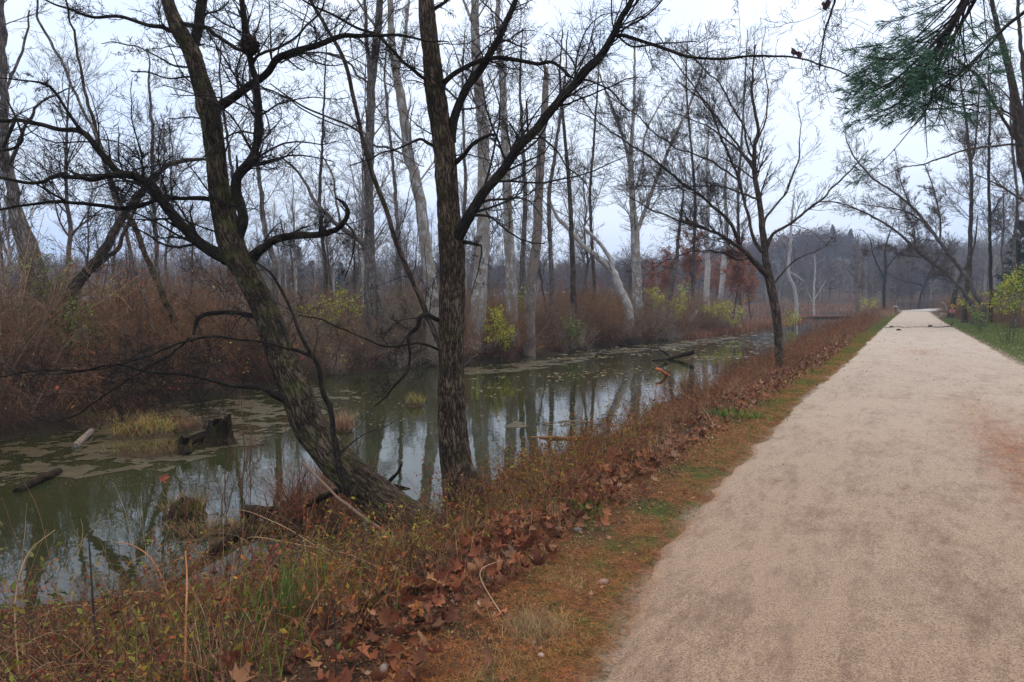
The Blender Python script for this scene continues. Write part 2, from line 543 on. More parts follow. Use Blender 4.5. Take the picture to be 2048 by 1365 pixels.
upos = m.math('ADD', m.math('MULTIPLY', ps0.outputs[0], 0.508), m.math('MULTIPLY', ps0.outputs[1], 0.861))
far_tone = m.ramp(m.math('MULTIPLY', upos, 1 / 36.0), [(0.06, 0.0), (0.30, 0.55), (0.8, 1.0)])  # light gradient along the path painted into the gravel: brown near, pale far
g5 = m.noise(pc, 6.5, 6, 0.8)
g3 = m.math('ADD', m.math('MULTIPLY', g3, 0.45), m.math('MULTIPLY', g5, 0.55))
damp = m.mix(m.ramp(g3, [(0.475, 0.0), (0.60, 0.95)]), (0.325, 0.226, 0.152), (0.145, 0.084, 0.052))  # near end of the painted gradient: darker, browner tone plus stains, no wetness
dry = m.mix(m.ramp(g3, [(0.49, 0.0), (0.62, 0.7)]), (0.55, 0.50, 0.455), (0.30, 0.235, 0.195))  # far end of the painted gradient: paler tone of the same gravel, plus stains
c = m.mix(far_tone, damp, dry)
c = m.mix(m.ramp(g4, [(0.35, 0.0), (0.7, 0.2)]), c, (0.48, 0.40, 0.34))
c = m.mix(m.ramp(g2, [(0.5, 0.0), (0.75, 0.55)]), c, (0.20, 0.15, 0.125))
g6 = m.noise(p, 62, 3, 0.7)
c = m.mix(m.ramp(g1, [(0.34, 0.9), (0.50, 0.0)]), c, (0.10, 0.075, 0.06))
c = m.mix(m.ramp(g6, [(0.32, 0.7), (0.46, 0.0)]), c, (0.14, 0.10, 0.08))
c = m.mix(m.ramp(g1, [(0.57, 0.0), (0.74, 0.5)]), c, (0.60, 0.54, 0.48))
# worn rusty needle drift on the right-hand side and in spots
ps = m.t.nodes.new("ShaderNodeSeparateXYZ"); m.t.links.new(p, ps.inputs[0])
rust = m.noise(m.scale(p, (0.9, 0.9, 1)), 2.3, 5, 0.7)
vpos = m.math('ADD', m.math('MULTIPLY', ps.outputs[0], -0.861), m.math('MULTIPLY', ps.outputs[1], 0.508))
side = m.math('MULTIPLY', m.ramp(m.math('MULTIPLY', m.math('ADD', vpos, 2.9), 0.4), [(0.0, 0.5), (0.8, 1.0), (0.93, 0.0)]), m.ramp(m.math('MULTIPLY', upos, 1 / 36.0), [(0.14, 0.0), (0.2, 1.0), (0.38, 0.0)]))
c = m.mix(m.math('MULTIPLY', m.ramp(m.noise(m.scale(p, (1, 1.4, 1)), 5, 6, 0.85), [(0.47, 0.0), (0.62, .7)]), side), c, (0.19, 0.085, 0.06))
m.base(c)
m.bump(m.math('ADD', g1, g2), 0.35, 0.005)
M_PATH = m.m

# soil / litter ground, coloured by zones in Col
m = MB("ground soil", 0.95, 0.15)
p = m.pos()
c = m.attr("Col")
n1 = m.noise(p, 14, 5, 0.7); n2 = m.noise(p, 60, 2, 0.6)
c = m.mix(1.0, c, m.ramp(n1, [(0.3, 0.45), (0.7, 1.5)]), 'MULTIPLY')
c = m.mix(1.0, c, m.ramp(n2, [(0.3, 0.6), (0.7, 1.4)]), 'MULTIPLY')
m.base(c); m.bump(m.math('ADD', n1, m.math('MULTIPLY', n2, 0.4)), 0.8, 0.03)
M_GROUND = m.m

m = MB("still murky water", 0.02, 0.5)
p = m.pos()
m.base(m.mix(m.ramp(m.noise(p, 0.35, 3), [(0.35, 0.0), (0.65, 1.0)]), (0.017, 0.022, 0.008), (0.029, 0.036, 0.015)))
m.p.inputs["IOR"].default_value = 1.333
m.p.inputs["Specular IOR Level"].default_value = 0.5
m.set(m.p.inputs["Roughness"], m.ramp(m.noise(p, 0.6, 3), [(0.4, 0.015), (0.7, 0.06)]))
m.bump(m.math('ADD', m.noise(p, 2.2, 2), m.math('MULTIPLY', m.noise(p, 9, 2), 0.12)), 0.05, 0.05)
M_WATER = m.m

m = MB("algae scum", 0.6, 0.3)
p = m.pos()
c = m.mix(m.ramp(m.noise(p, 5, 5, 0.7), [(0.35, 0.0), (0.65, 1.0)]), (0.016, 0.012, 0.005), (0.072, 0.060, 0.020))
c = m.mix(m.ramp(m.noise(p, 45, 3, 0.7), [(0.45, 0.0), (0.75, 0.7)]), c, (0.05, 0.035, 0.015))
m.base(c); m.bump(m.noise(p, 40, 3), 0.4, 0.01)
M_ALGAE = m.m

def plain(name, col, rough=0.6, spec=0.4, var=0.15, vs=20, metal=0.0):
    m = MB(name, rough, spec)
    n = m.noise(m.pos(), vs, 4, 0.6)
    m.base(m.mix(n, tuple(x * (1 - var) for x in col), tuple(min(1, x * (1 + var)) for x in col)))
    m.p.inputs["Metallic"].default_value = metal
    m.bump(n, 0.2, 0.004)
    return m.m

# ================================================================ GROUND, WATER, PATH
def axis(lo, hi, fine_lo, fine_hi, step, g=1.12):
    a = list(np.arange(fine_lo, fine_hi, step))
    s = step; x = a[-1]
    while x < hi:
        s *= g; x += s; a.append(x)
    s = step; x = a[0]; b = []
    while x > lo:
        s *= g; x -= s; b.append(x)
    return np.array(b[::-1] + a)
ua = np.concatenate([axis(-420, 30, -2, 22, 0.14, 1.10)])
ua = np.unique(np.round(np.concatenate([ua[ua < 22], 22 + np.cumsum(0.2 * 1.035 ** np.arange(140))]), 3))
ua = ua[(ua < 430) & (ua > -180)]
va = axis(-260, 400, -3.6, 8, 0.14, 1.055)
U, V = np.meshgrid(ua, va, indexing='ij')
Z = HUV(U, V)
X, Y = XY(U, V)
gp = np.stack([X, Y, Z], -1)
nu, nv = U.shape
idx = np.arange(nu * nv).reshape(nu, nv)
f4 = np.stack([idx[:-1, :-1], idx[1:, :-1], idx[1:, 1:], idx[:-1, 1:]], -1).reshape(-1, 4)
dl = V - v_path_left(U); dr = v_path_right(U) - V
nz = fbm(U * 1.1, V * 1.1); nz2 = fbm(U * 4, V * 4)
litter = np.array([0.070, 0.042, 0.028]); green = np.array([0.060, 0.075, 0.018]); rustc = np.array([0.125, 0.058, 0.030])
mud = np.array([0.030, 0.023, 0.015]); straw = np.array([0.16, 0.115, 0.065]); wood = np.array([0.075, 0.058, 0.050])
lime = np.array([0.26, 0.21, 0.17]); lawn = np.array([0.075, 0.105, 0.028])
def lerp(a, b, t): return a * (1 - t[..., None]) + b * t[..., None]
C = np.tile(litter, (nu, nv, 1))
C = lerp(C, straw, ss(nz * 1.5) * 0.2)
verge = ss((0.72 - dl + 0.3 * nz) / 0.4)
C = lerp(C, lerp(np.tile(rustc, (nu, nv, 1)), green, ss(nz2 * .8 + fbm(U * 11, V * 11) * 1.2 + 0.5)), verge)
C = lerp(C, lime, (U < 113) * ss((0.02 - dl + 0.10 * nz2 + 0.06 * nz) / 0.10))
C = lerp(C, lerp(np.tile(lawn, (nu, nv, 1)), litter, ss(np.maximum((dr - 3.4 + nz) / 1.0, (U - 62) / 8))), ss((dr - 0.05 + 0.1 * nz2) / 0.2))
C = lerp(C, mud, ss((-0.50 - Z) / 0.3) * (dl > 0))
C = lerp(C, wood, ss((V - v_far(U) - 2) / 4))
acc = Acc(); acc.add(gp.reshape(-1, 3), f4=f4, col=C.reshape(-1, 3))
tag(acc.build("ground", M_GROUND), kind="structure")

# path sheet, ragged at its margins, dipping under the verge
us = np.concatenate([np.arange(-6, 24, 0.16), 24 + np.cumsum(0.2 * 1.03 ** np.arange(90))]); us = us[us < 114.5]
ts = np.linspace(0, 1, 37)
Lf = v_path_left(us) + 0.10 * fbm(us * 1.5, us * 0 + 3) + 0.09 + .06 * fbm(us * 5.5, us * 0 + 5); Rt = v_path_right(us) - 0.10 * fbm(us * 1.4, us * 0 + 8) - 0.09
PV = Lf[:, None] * (1 - ts) + Rt[:, None] * ts; PU = us[:, None] + 0 * PV
e = np.minimum(Lf[:, None] - PV, PV - Rt[:, None])
PZ = 0.012 * np.sin(ts * math.pi)[None] + 0.004 * fbm(PU * 0.7, PV * 0.9) - 0.075 * (1 - ss(e / 0.30)) + 0.012 * fbm(PU * 5, PV * 5) * (1 - ss(e / 0.5))
px_, py_ = XY(PU, PV)
nu, nv = PU.shape; idx = np.arange(nu * nv).reshape(nu, nv)
acc = Acc(); acc.add(np.stack([px_, py_, PZ], -1).reshape(-1, 3), f4=np.stack([idx[:-1, :-1], idx[:-1, 1:], idx[1:, 1:], idx[1:, :-1]], -1).reshape(-1, 4))
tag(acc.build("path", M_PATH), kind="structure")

# one sheet of water filling the canal and the pond
wu = np.concatenate([np.arange(-16, 20, 1.0), np.arange(20, 150, 2.0)])
wv = np.linspace(0, 1, 30)
A_, B_ = v_near(wu) - 0.9, v_far(wu) + 1.2
WV = A_[:, None] * (1 - wv) + B_[:, None] * wv; WU = wu[:, None] + 0 * WV
wx, wy = XY(WU, WV); nu, nv = WU.shape; idx = np.arange(nu * nv).reshape(nu, nv)
acc = Acc(); acc.add(np.stack([wx, wy, 0 * wx + WATER], -1).reshape(-1, 3), f4=np.stack([idx[:-1, :-1], idx[1:, :-1], idx[1:, 1:], idx[:-1, 1:]], -1).reshape(-1, 4))
tag(acc.build("water", M_WATER), kind="structure")

# ================================================================ TREES
TW_DARK = (0.030, 0.027, 0.027); TW_GREY = (0.17, 0.155, 0.15); TW_PALE = (0.27, 0.26, 0.26); TW_BROWN = (0.12, 0.095, 0.08)
def ctl(pts, Y0, Y1=None, rscale=0.74):
    Y1 = Y0 if Y1 is None else Y1
    n = len(pts); out = []
    wl = [p[2] if len(p) > 2 else None for p in pts]
    known = [i for i in range(n) if wl[i] is not None]
    ww = np.interp(range(n), known, [wl[i] for i in known])
    for i, p in enumerate(pts):
        Y = Y0 + (Y1 - Y0) * i / max(n - 1, 1)
        out.append([*W(p[0], p[1], Y), ww[i] * 0.5 / F * Y * rscale])
    return np.array(out)
def crook(rng, rows, amp):
    n = len(rows); s = rng.uniform(0, 100)
    t = np.concatenate([[0], np.cumsum(np.linalg.norm(np.diff(rows[:, :3], axis=0), axis=1))])
    k = np.minimum(np.arange(n) / 3.0, 1)[:, None]
    o = np.stack([vnoise(t * 3.2, 0 * t + s + i * 9) + 0.5 * vnoise(t * 8, 0 * t + s + i * 5) for i in range(3)], 1)
    rows = rows.copy(); rows[:, :3] += o * amp * k
    return rows
TWL_NEAR = [dict(f=9.0, l=(.14, .42), a=(30, 75), n=9, w=.20, up=.02, rr=.28, t0=.10),
            dict(f=6.5, l=(.22, .6), a=(30, 75), n=7, w=.24, up=.03, rr=.5, t0=.12),
            dict(f=3.6, l=(.25, .6), a=(30, 70), n=5, w=.20, up=.03, rr=.6, t0=.2)]
def twigs(acc, rng, P, R, levels, col, rmin, mi=1, dens=1.0, sides=3, jit=.2):
    """grow successive generations of side branches over P and mesh them"""
    p, r = P, R
    for li, L in enumerate(levels):
        ln = np.linalg.norm(np.diff(p, axis=1), axis=2).sum()
        M = int(L['M']) if 'M' in L else max(2, int(len(p) * L['f'] * dens))
        if li == 0 and 'M' not in L: M = max(3, int(L['f'] * ln * dens))
        q, s = grow(rng, p, r, M, *L['l'], *L['a'], L['n'], L['w'], L['up'], rr=L['rr'], t0=L.get('t0', .1), rmin=rmin, tip=L.get('tip', .35))
        if 'zmin' in L: pass
        c = np.asarray(col)[None] * rng.uniform(1 - jit, 1 + jit, (M, 1))
        tubes(acc, q, s, 4 if (li == 0 and sides > 3) else 3, col=c, mi=mi)
        p, r = q, s
    return p, r
def limb(root, rng, pts, Y0, Y1, bark, n=60, sides=12, lev=TWL_NEAR, col=TW_DARK, rmin=.0019, dens=1.0, name="limb", ridge=.012, crk=.02, label=None):
    rows = crook(rng, catmull(ctl(pts, Y0, Y1), n), crk)
    acc = Acc()
    tubes(acc, rows[:, :3], rows[:, 3], sides, ridge=ridge, seed=rng.uniform(0, 9))
    o = acc.build(name, bark, root, origin=root.location)
    if lev:
        acc = Acc(); twigs(acc, rng, rows[None, :, :3], rows[None, :, 3], lev, col, rmin, dens=dens, sides=4, mi=0)
        acc.build("twigs", M_TWIG, o, origin=root.location)
    if label: o["label"] = label
    return o
def flare_fn(h, a, lobes=5, ph=0.0):
    return lambda bz, th: a * np.exp(-bz / h) * (1 + 0.45 * np.sin(th * lobes + ph) + .2 * np.sin(th * 2 + ph))

# ---- the leaning tree on the near bank
rng = np.random.default_rng(11)
tp = [(852, 1078, 140), (805, 1038, 112), (745, 987, 98), (692, 940, 88), (650, 895, 80), (618, 850, 80), (595, 790, 74), (575, 745, 72), (560, 700, 67), (530, 620, 63), (495, 552, 60), (465, 495, 62), (447, 420, 56), (434, 340, 50), (425, 260, 50), (415, 215, 56), (400, 160, 42), (383, 105, 40), (355, 55, 36), (335, 0, 30), (322, -80, 26), (310, -200, 18), (305, -340, 10)]
rows = ctl(tp, 6.15, 7.6)
base = rows[0, :3].copy()
rows = np.concatenate([[[base[0] + .40, base[1] - .12, base[2] - .5, .30], [base[0] + .20, base[1] - .05, base[2] - .2, .26]], rows])
treeA = empty("leaning_tree", (base[0], base[1], float(H(base[0], base[1]))), "dark mossy forked tree leaning far left over the water from the near bank", "tree")
r_ = catmull(rows, 420)
acc = Acc(); tubes(acc, r_[:, :3], r_[:, 3], 56, ridge=.035, seed=2.0, flare=flare_fn(.25, .25))
tr = Acc(); twigs(acc, rng, r_[None, 200:, :3], r_[None, 200:, 3] * .3, [dict(M=26, l=(.10, .24), a=(40, 85), n=8, w=.2, up=.02, rr=.35, t0=0)] + TWL_NEAR[1:], TW_DARK, .0016)
acc.build("trunk", [M_BARK_A, M_TWIG], treeA, origin=treeA.location)
A = lambda pts, y0, y1, **k: limb(treeA, rng, pts, y0, y1, M_LIMB, **{**k, 'dens': k.get('dens', 1.0) * 1.45})
A([(383, 115, 26), (398, 60, 26), (406, 0, 26), (418, -70, 20), (440, -200, 10)], 7.3, 7.6, crk=.01)
A([(466, 505, 34), (486, 440, 28), (478, 385, 26), (480, 345, 26), (508, 305, 21), (518, 240, 20), (514, 180, 18), (505, 125, 17), (492, 85, 20), (487, 30, 16), (478, -40, 13), (470, -160, 6)], 6.9, 6.7, n=110, ridge=.02, label="tall second stem rising from the fork")
A([(470, 520, 44), (425, 502, 32), (375, 466, 26), (332, 414, 24), (300, 368, 22), (262, 350, 20), (234, 340, 18), (205, 304, 17), (165, 264, 15), (110, 256, 12), (55, 242, 11), (0, 240, 9), (-80, 225, 6)], 6.9, 6.3, n=110, ridge=.016)
A([(262, 350, 16), (234, 351, 16), (183, 362, 13), (157, 355, 12), (110, 352, 10), (73, 362, 9), (0, 353, 8), (-60, 345, 5)], 6.6, 6.2)
A([(165, 264, 9), (146, 234, 8), (121, 194, 7), (92, 165, 6), (55, 161, 4), (0, 157, 3)], 6.5, 6.2, n=36)
A([(442, 402, 15), (412, 396, 13), (366, 394, 11), (319, 395, 10), (270, 412, 11), (240, 414, 11), (205, 408, 9), (121, 401, 8), (55, 410, 7), (0, 421, 6), (-60, 430, 4)], 7.1, 6.4)
A([(130, 402, 6), (90, 380, 5), (60, 362, 4), (20, 330, 3)], 6.6, 6.3, n=30)
A([(500, 525, 34), (525, 498, 24), (560, 478, 20), (600, 473, 18), (650, 468, 16), (680, 455, 14), (695, 430, 12), (688, 408, 9), (672, 398, 5)], 6.9, 6.4, n=80, ridge=.02, label="short mossy limb curling up at its end")
A([(690, 445, 6), (710, 470, 5), (706, 510, 4), (690, 560, 2)], 6.4, 6.3, n=24)
A([(425, 222, 26), (452, 205, 24), (480, 186, 21), (530, 152, 18), (560, 120, 18), (600, 100, 16), (640, 88, 15), (680, 73, 13), (730, 70, 11), (780, 69, 8), (850, 78, 5), (900, 82, 3)], 7.2, 7.0, n=100, ridge=.018)
A([(358, 62, 13), (340, 58, 11), (326, 54, 11), (293, 53, 9), (238, 38, 8), (183, 37, 7), (146, 20, 6), (110, 7, 5), (50, -20, 3)], 7.4, 6.9)
A([(350, 42, 10), (380, 48, 10), (414, 60, 10), (450, 79, 10), (488, 104, 9)], 7.4, 6.8, n=30, lev=TWL_NEAR)
A([(505, 122, 7), (540, 105, 7), (580, 88, 6), (610, 58, 5), (640, 22, 4), (655, -30, 3)], 6.75, 6.9, n=40)
A([(516, 170, 4), (560, 185, 4), (600, 210, 4), (655, 240, 4), (700, 258, 3)], 6.7, 6.6, n=36)
A([(480, 375, 8), (474, 345, 7), (472, 310, 4)], 6.85, 6.8, n=16, lev=None)
A([(596, 806, 24), (572, 800, 22), (545, 788, 18), (527, 777, 13), (476, 773, 10), (421, 761, 9), (366, 751, 8), (293, 740, 7), (234, 726, 6), (150, 740, 5), (70, 742, 4), (0, 755, 3)], 6.5, 6.1, n=90, dens=.9)
A([(637, 730, 9), (623, 711, 9), (571, 693, 8), (513, 682, 7), (432, 671, 6), (377, 678, 6), (330, 700, 5), (256, 726, 4), (150, 745, 3), (60, 745, 2)], 6.22, 6.2, n=70, dens=.9)
A([(522, 640, 15), (492, 630, 14), (470, 622, 12), (440, 624, 12), (403, 634, 11), (388, 655, 9), (384, 668, 7)], 6.8, 6.5, n=36, dens=.5)
A([(377, 678, 6), (350, 700, 6), (320, 722, 5), (260, 760, 5), (200, 800, 5), (150, 830, 5), (110, 842, 3)], 6.4, 7.2, n=50)
A([(408, 160, 5), (370, 155, 5), (340, 156, 4), (300, 148, 4), (262, 146, 3)], 7.2, 6.9, n=30)
A([(404, 140, 6), (350, 130, 5), (300, 105, 4), (240, 85, 3), (205, 88, 2)], 7.2, 7.0, n=36)
A([(30, 240, 9), (8, 300, 8), (45, 280, 6), (15, 200, 4)], 6.3, 6.2, n=20, lev=None, crk=.005)

# nest in its second stem: a ball of interwoven stems and leaves
nc = W(500, 92, 6.66)
acc = Acc()
M = 420
th = rng.uniform(0, 2 * math.pi, M); ph = np.arccos(rng.uniform(-1, 1, M))
P = []
for k in range(6):
    a = th + k * .35; b = ph + k * .22 * np.sin(th * 3)
    P.append(np.stack([np.sin(b) * np.cos(a), np.sin(b) * np.sin(a), np.cos(b) * 1.15], 1) * .082 * rng.uniform(.55, 1.15, (M, 1)))
P = np.stack(P, 1) + nc
tubes(acc, P, np.full((M, 6), .0022), 3, col=pick(rng, [(.05, .04, .035), (.09, .075, .06), (.03, .025, .02)], M), mi=0)
q = nrm(rng.normal(size=(160, 3)))
leafquads(acc, rng, nc + q * .075, rng.uniform(.03, .06, 160), pick(rng, [(.07, .05, .04), (.04, .03, .025)], 160), mi=0)
tag(acc.build("nest", M_TWIG, origin=nc), "dark round nest of twigs and leaves held in the leaning tree's second stem", "nest")

# ---- the upright tree beside it
rng = np.random.default_rng(12)
tp = [(937, 1050, 150), (930, 1010, 116), (920, 960, 92), (912, 920, 80), (906, 870, 74), (902, 780, 70), (903, 700, 66), (904, 620, 65), (905, 540, 64), (903, 490, 66), (898, 430, 58), (893, 360, 56), (889, 300, 54), (880, 240, 50), (870, 180, 48), (864, 120, 42), (857, 60, 40), (852, 0, 38), (846, -90, 33), (850, -220, 24), (858, -400, 12)]
rows = ctl(tp, 7.15, 7.5); base = rows[1, :3].copy(); rows = np.concatenate([[[base[0] + .03, base[1], base[2] - .6, .34]], rows[1:]])
treeB = empty("upright_tree", (base[0], base[1], float(H(base[0], base[1]))), "thick upright brown tree with ridged bark at the near water's edge", "tree")
r_ = catmull(rows, 420)
acc = Acc(); tubes(acc, r_[:, :3], r_[:, 3], 56, ridge=.035, seed=6.0, flare=flare_fn(.22, .18))
twigs(acc, rng, r_[None, 220:, :3], r_[None, 220:, 3] * .3, [dict(M=24, l=(.09, .22), a=(40, 85), n=8, w=.2, up=.02, rr=.35, t0=0)] + TWL_NEAR[1:], TW_DARK, .0016)
acc.build("trunk", [M_BARK_B, M_TWIG], treeB, origin=treeB.location)
B = lambda pts, y0, y1, **k: limb(treeB, rng, pts, y0, y1, M_LIMB, **{**k, 'dens': k.get('dens', 1.0) * 1.45})
B([(903, 498, 44), (918, 468, 34), (940, 430, 28), (965, 390, 26), (985, 365, 24), (1015, 325, 23), (1045, 287, 22), (1090, 235, 22), (1140, 182, 20), (1190, 125, 19), (1222, 78, 17), (1240, 40, 15), (1262, 5, 13), (1290, -60, 10), (1330, -160, 5)], 7.3, 6.6, n=130, ridge=.018, crk=.012, label="long straight limb slanting up to the right")
B([(900, 285, 32), (903, 262, 26), (912, 223, 22), (930, 184, 20), (959, 143, 20), (981, 106, 19), (1003, 66, 17), (1025, 18, 15), (1038, -20, 13), (1060, -110, 8), (1080, -220, 4)], 7.4, 7.2, n=100, ridge=.018, crk=.012)
B([(880, 176, 16), (893, 164, 14), (911, 150, 13), (948, 128, 12), (985, 118, 12), (1040, 124, 11), (1076, 130, 10), (1105, 129, 9), (1131, 146, 8), (1149, 161, 6), (1193, 170, 5), (1230, 190, 4), (1262, 222, 3)], 7.4, 6.8, n=90)
B([(862, 165, 9), (845, 158, 9), (820, 135, 9), (790, 106, 8), (757, 70, 8), (710, 51, 7), (655, 26, 6), (618, 5, 5), (570, -30, 3)], 7.4, 6.9, n=80)
B([(1232, 72, 9), (1262, 77, 9), (1290, 83, 8), (1340, 100, 8), (1385, 115, 7), (1440, 119, 7), (1500, 112, 6), (1560, 110, 5), (1610, 118, 4), (1640, 130, 4), (1680, 143, 3), (1705, 158, 2)], 6.75, 6.2, n=90, dens=.8)
B([(1236, 74, 5), (1250, 88, 5), (1275, 94, 5), (1330, 88, 4), (1390, 85, 3)], 6.75, 6.4, n=40)
B([(1236, 66, 5), (1275, 42, 5), (1310, 18, 4), (1340, -20, 3)], 6.7, 6.5, n=30)
B([(893, 338, 15), (912, 324, 14), (925, 310, 12), (944, 289, 11), (966, 274, 10), (985, 269, 7)], 7.35, 7.2, n=30, dens=.6)
B([(874, 296, 8), (855, 290, 8), (838, 281, 7), (800, 296, 5), (746, 315, 4), (700, 330, 3)], 7.4, 7.1, n=40)
B([(855, 36, 11), (872, 22, 10), (890, 8, 8), (912, -10, 6), (950, -40, 4)], 7.45, 7.4, n=24)
B([(915, 485, 12), (935, 484, 10), (955, 490, 7), (964, 496, 4), (955, 540, 3), (940, 590, 2)], 7.3, 7.1, n=30, dens=.8)
B([(900, 650, 14), (876, 640, 12), (858, 628, 11), (842, 632, 12), (834, 656, 11), (816, 676, 9), (820, 711, 7), (812, 740, 7), (795, 765, 6), (772, 795, 5), (745, 812, 3)], 7.3, 6.9, n=60, dens=1.0)
B([(900, 706, 8), (880, 700, 7), (820, 690, 6), (760, 690, 5), (700, 665, 4), (640, 640, 4), (600, 632, 3)], 7.3, 6.9, n=50, dens=.7)
B([(1158, 170, 5), (1108, 215, 5), (1090, 240, 4)], 6.8, 6.8, n=14, lev=None)
B([(1066, 262, 5), (1110, 305, 5), (1130, 330, 4), (1160, 352, 4), (1190, 395, 2)], 6.9, 6.7, n=34, dens=.7)
B([(1290, -60, 7), (1380, -150, 7), (1480, -190, 6), (1580, -160, 6), (1650, -80, 6), (1672, -10, 6), (1664, 25, 5), (1650, 65, 5), (1645, 100, 4), (1640, 140, 3)], 6.6, 5.6, n=90, crk=.01, dens=.9)
# a few withered leaves still hanging from it
acc = Acc()
for (a, b) in [(1650, 4), (1646, 8), (1588, 98), (1592, 102)]:
    leafquads(acc, rng, W(a, b, 5.8)[None] + rng.normal(0, .012, (3, 3)), rng.uniform(.05, .08, 3), pick(rng, [(.07, .035, .04), (.05, .03, .03)], 3), asp=.7, dirs=nrm(np.array([[.2, 0, -1.0]]) + rng.normal(0, .3, (3, 3))))
acc.build("withered_leaves", M_DRY, treeB, origin=treeB.location)

# ---- two slender stems near them
rng = np.random.default_rng(13)
def slim(name, label, cat, pts, Y0, Y1, bark, n=120, sides=10, branches=(), lev=TWL_NEAR, col=TW_DARK, dens=.5, rmin=.0016, crk=.02, ridge=.006, group=None, down=True):
    rows = ctl(pts, Y0, Y1)
    b = rows[0, :3].copy()
    gz = float(H(b[0], b[1]))
    root = empty(name, (b[0], b[1], gz), label, cat, group)
    if down:
        rows = np.concatenate([[[b[0], b[1], min(gz, b[2]) - .25, rows[0, 3] * 1.25]], rows])
    r_ = catmull(rows, n); r_ = crook(rng, r_, crk)
    acc = Acc(); tubes(acc, r_[:, :3], r_[:, 3], sides, ridge=ridge, seed=rng.uniform(0, 9))
    acc.build("trunk", bark, root, origin=root.location)
    ac = Acc()
    if lev:
        k = int(n * .3)
        twigs(ac, rng, r_[None, k:, :3], r_[None, k:, 3] * .75, lev, col, rmin, dens=dens, mi=0)
    for i, br in enumerate(branches):
        q = crook(rng, catmull(ctl(br[0], br[1], br[2]), 50), crk)
        a2 = Acc(); tubes(a2, q[:, :3], q[:, 3], 7, seed=i)
        lo = a2.build("limb", bark, root, origin=root.location)
        if lev:
            a2 = Acc(); twigs(a2, rng, q[None, :, :3], q[None, :, 3], lev, col, rmin, dens=dens, mi=0)
            a2.build("twigs", M_TWIG, lo, origin=root.location)
    if ac.n: ac.build("crown", M_TWIG, root, origin=root.location)
    return root
slim("sapling", "thin curved olive brown sapling arching up to the left behind the upright tree", "sapling",
     [(905, 760, 17), (890, 712, 16), (862, 650, 15), (838, 590, 15), (815, 540, 14), (795, 494, 14), (779, 439, 13), (757, 381, 13), (739, 330, 12), (722, 267, 11), (706, 190, 11), (684, 110, 10), (648, 48, 9), (622, 0, 8), (590, -80, 5)], 8.1, 8.0, M_BROWN,
     branches=[([(722, 266, 6), (690, 248, 6), (655, 234, 5), (600, 210, 5), (540, 168, 3)], 8.0, 7.6), ([(688, 120, 4), (640, 105, 4), (590, 112, 3), (560, 130, 2)], 8, 7.8)], dens=.35, crk=.008)
A_late = [(712, 992, 20), (690, 968, 18), (676, 925, 18), (668, 870, 16), (660, 815, 15), (648, 790, 15), (640, 765, 13), (637, 735, 13), (622, 705, 10), (605, 670, 9), (586, 634, 8), (549, 561, 7), (530, 540, 6), (505, 521, 5)]
limb(treeA, rng, A_late, 6.15, 6.25, M_LIMB, n=90, dens=.5, crk=.010, label="slender crooked sucker rising from the lower trunk")

# ---- the arching small tree further along the bank
TWL_C = [dict(f=6.0, l=(.16, .42), a=(25, 60), n=9, w=.09, up=.04, rr=.26, t0=.22),
         dict(f=6.5, l=(.25, .55), a=(20, 50), n=6, w=.08, up=.06, rr=.6, t0=.12),
         dict(f=3.6, l=(.3, .6), a=(20, 45), n=5, w=.09, up=.05, rr=.65, t0=.2)]
rng = np.random.default_rng(14)
def limbC(root, pts, dy,  bark=M_BROWN, dens=1.0, Y=17.3, lev=TWL_C, col=(.05, .043, .04), rmin=.0028, lab=None, n=50):
    pts = [(a, b, c * .78) for a, b, c in pts]
    return limb(root, rng, pts, Y, Y + dy, bark, n=n, sides=9, lev=lev, col=col, rmin=rmin, dens=dens * 1.6, ridge=.006, crk=.025, label=lab)
tp = [(1560, 775, 36), (1560, 756, 28), (1559, 720, 25), (1557, 680, 24), (1553, 632, 23.5), (1545, 585, 24), (1537, 550, 23), (1531, 516, 17), (1527, 476, 17), (1519, 406, 14), (1510, 356, 12), (1508, 300, 10), (1516, 265, 8), (1510, 224, 7), (1504, 186, 6), (1506, 140, 4), (1510, 90, 3)]
rows = ctl(tp, 17.3, 17.3); b = rows[1, :3]
treeC = empty("arching_tree", (b[0], b[1], float(H(b[0], b[1]))), "small bare tree beside the path, fine branches arching over the canal", "tree")
r_ = crook(rng, catmull(rows, 160), .01)
acc = Acc(); tubes(acc, r_[:, :3], r_[:, 3], 20, ridge=.012, seed=4)
twigs(acc, rng, r_[None, 85:, :3], r_[None, 85:, 3], [dict(M=26, l=(.10, .3), a=(25, 60), n=8, w=.08, up=.05, rr=.4, t0=0)] + TWL_C[1:], (.05, .043, .04), .003)
acc.build("trunk", [M_BROWN, M_TWIG], treeC, origin=treeC.location)
limbC(treeC, [(1537, 552, 24), (1522, 538, 20), (1506, 524, 19), (1490, 503, 15), (1457, 479, 12), (1423, 462, 9), (1385, 448, 8), (1345, 437, 6), (1303, 420, 5), (1260, 395, 3)], -2.0)
limbC(treeC, [(1488, 503, 14), (1481, 492, 13), (1465, 455, 11), (1428, 414, 10), (1366, 368, 9), (1303, 315, 7), (1254, 286, 5), (1200, 248, 4), (1150, 222, 3)], -1.5)
limbC(treeC, [(1524, 505, 14), (1506, 476, 11), (1490, 414, 10), (1473, 352, 9), (1440, 273, 7), (1419, 224, 6), (1385, 185, 4), (1350, 160, 3)], 1.0)
limbC(treeC, [(1511, 350, 9), (1498, 325, 8), (1470, 295, 7), (1430, 262, 5), (1385, 240, 4), (1330, 220, 3)], -.8)
limbC(treeC, [(1508, 316, 8), (1498, 300, 8), (1486, 248, 7), (1457, 199, 6), (1430, 160, 5), (1407, 137, 5), (1360, 90, 3)], .8)
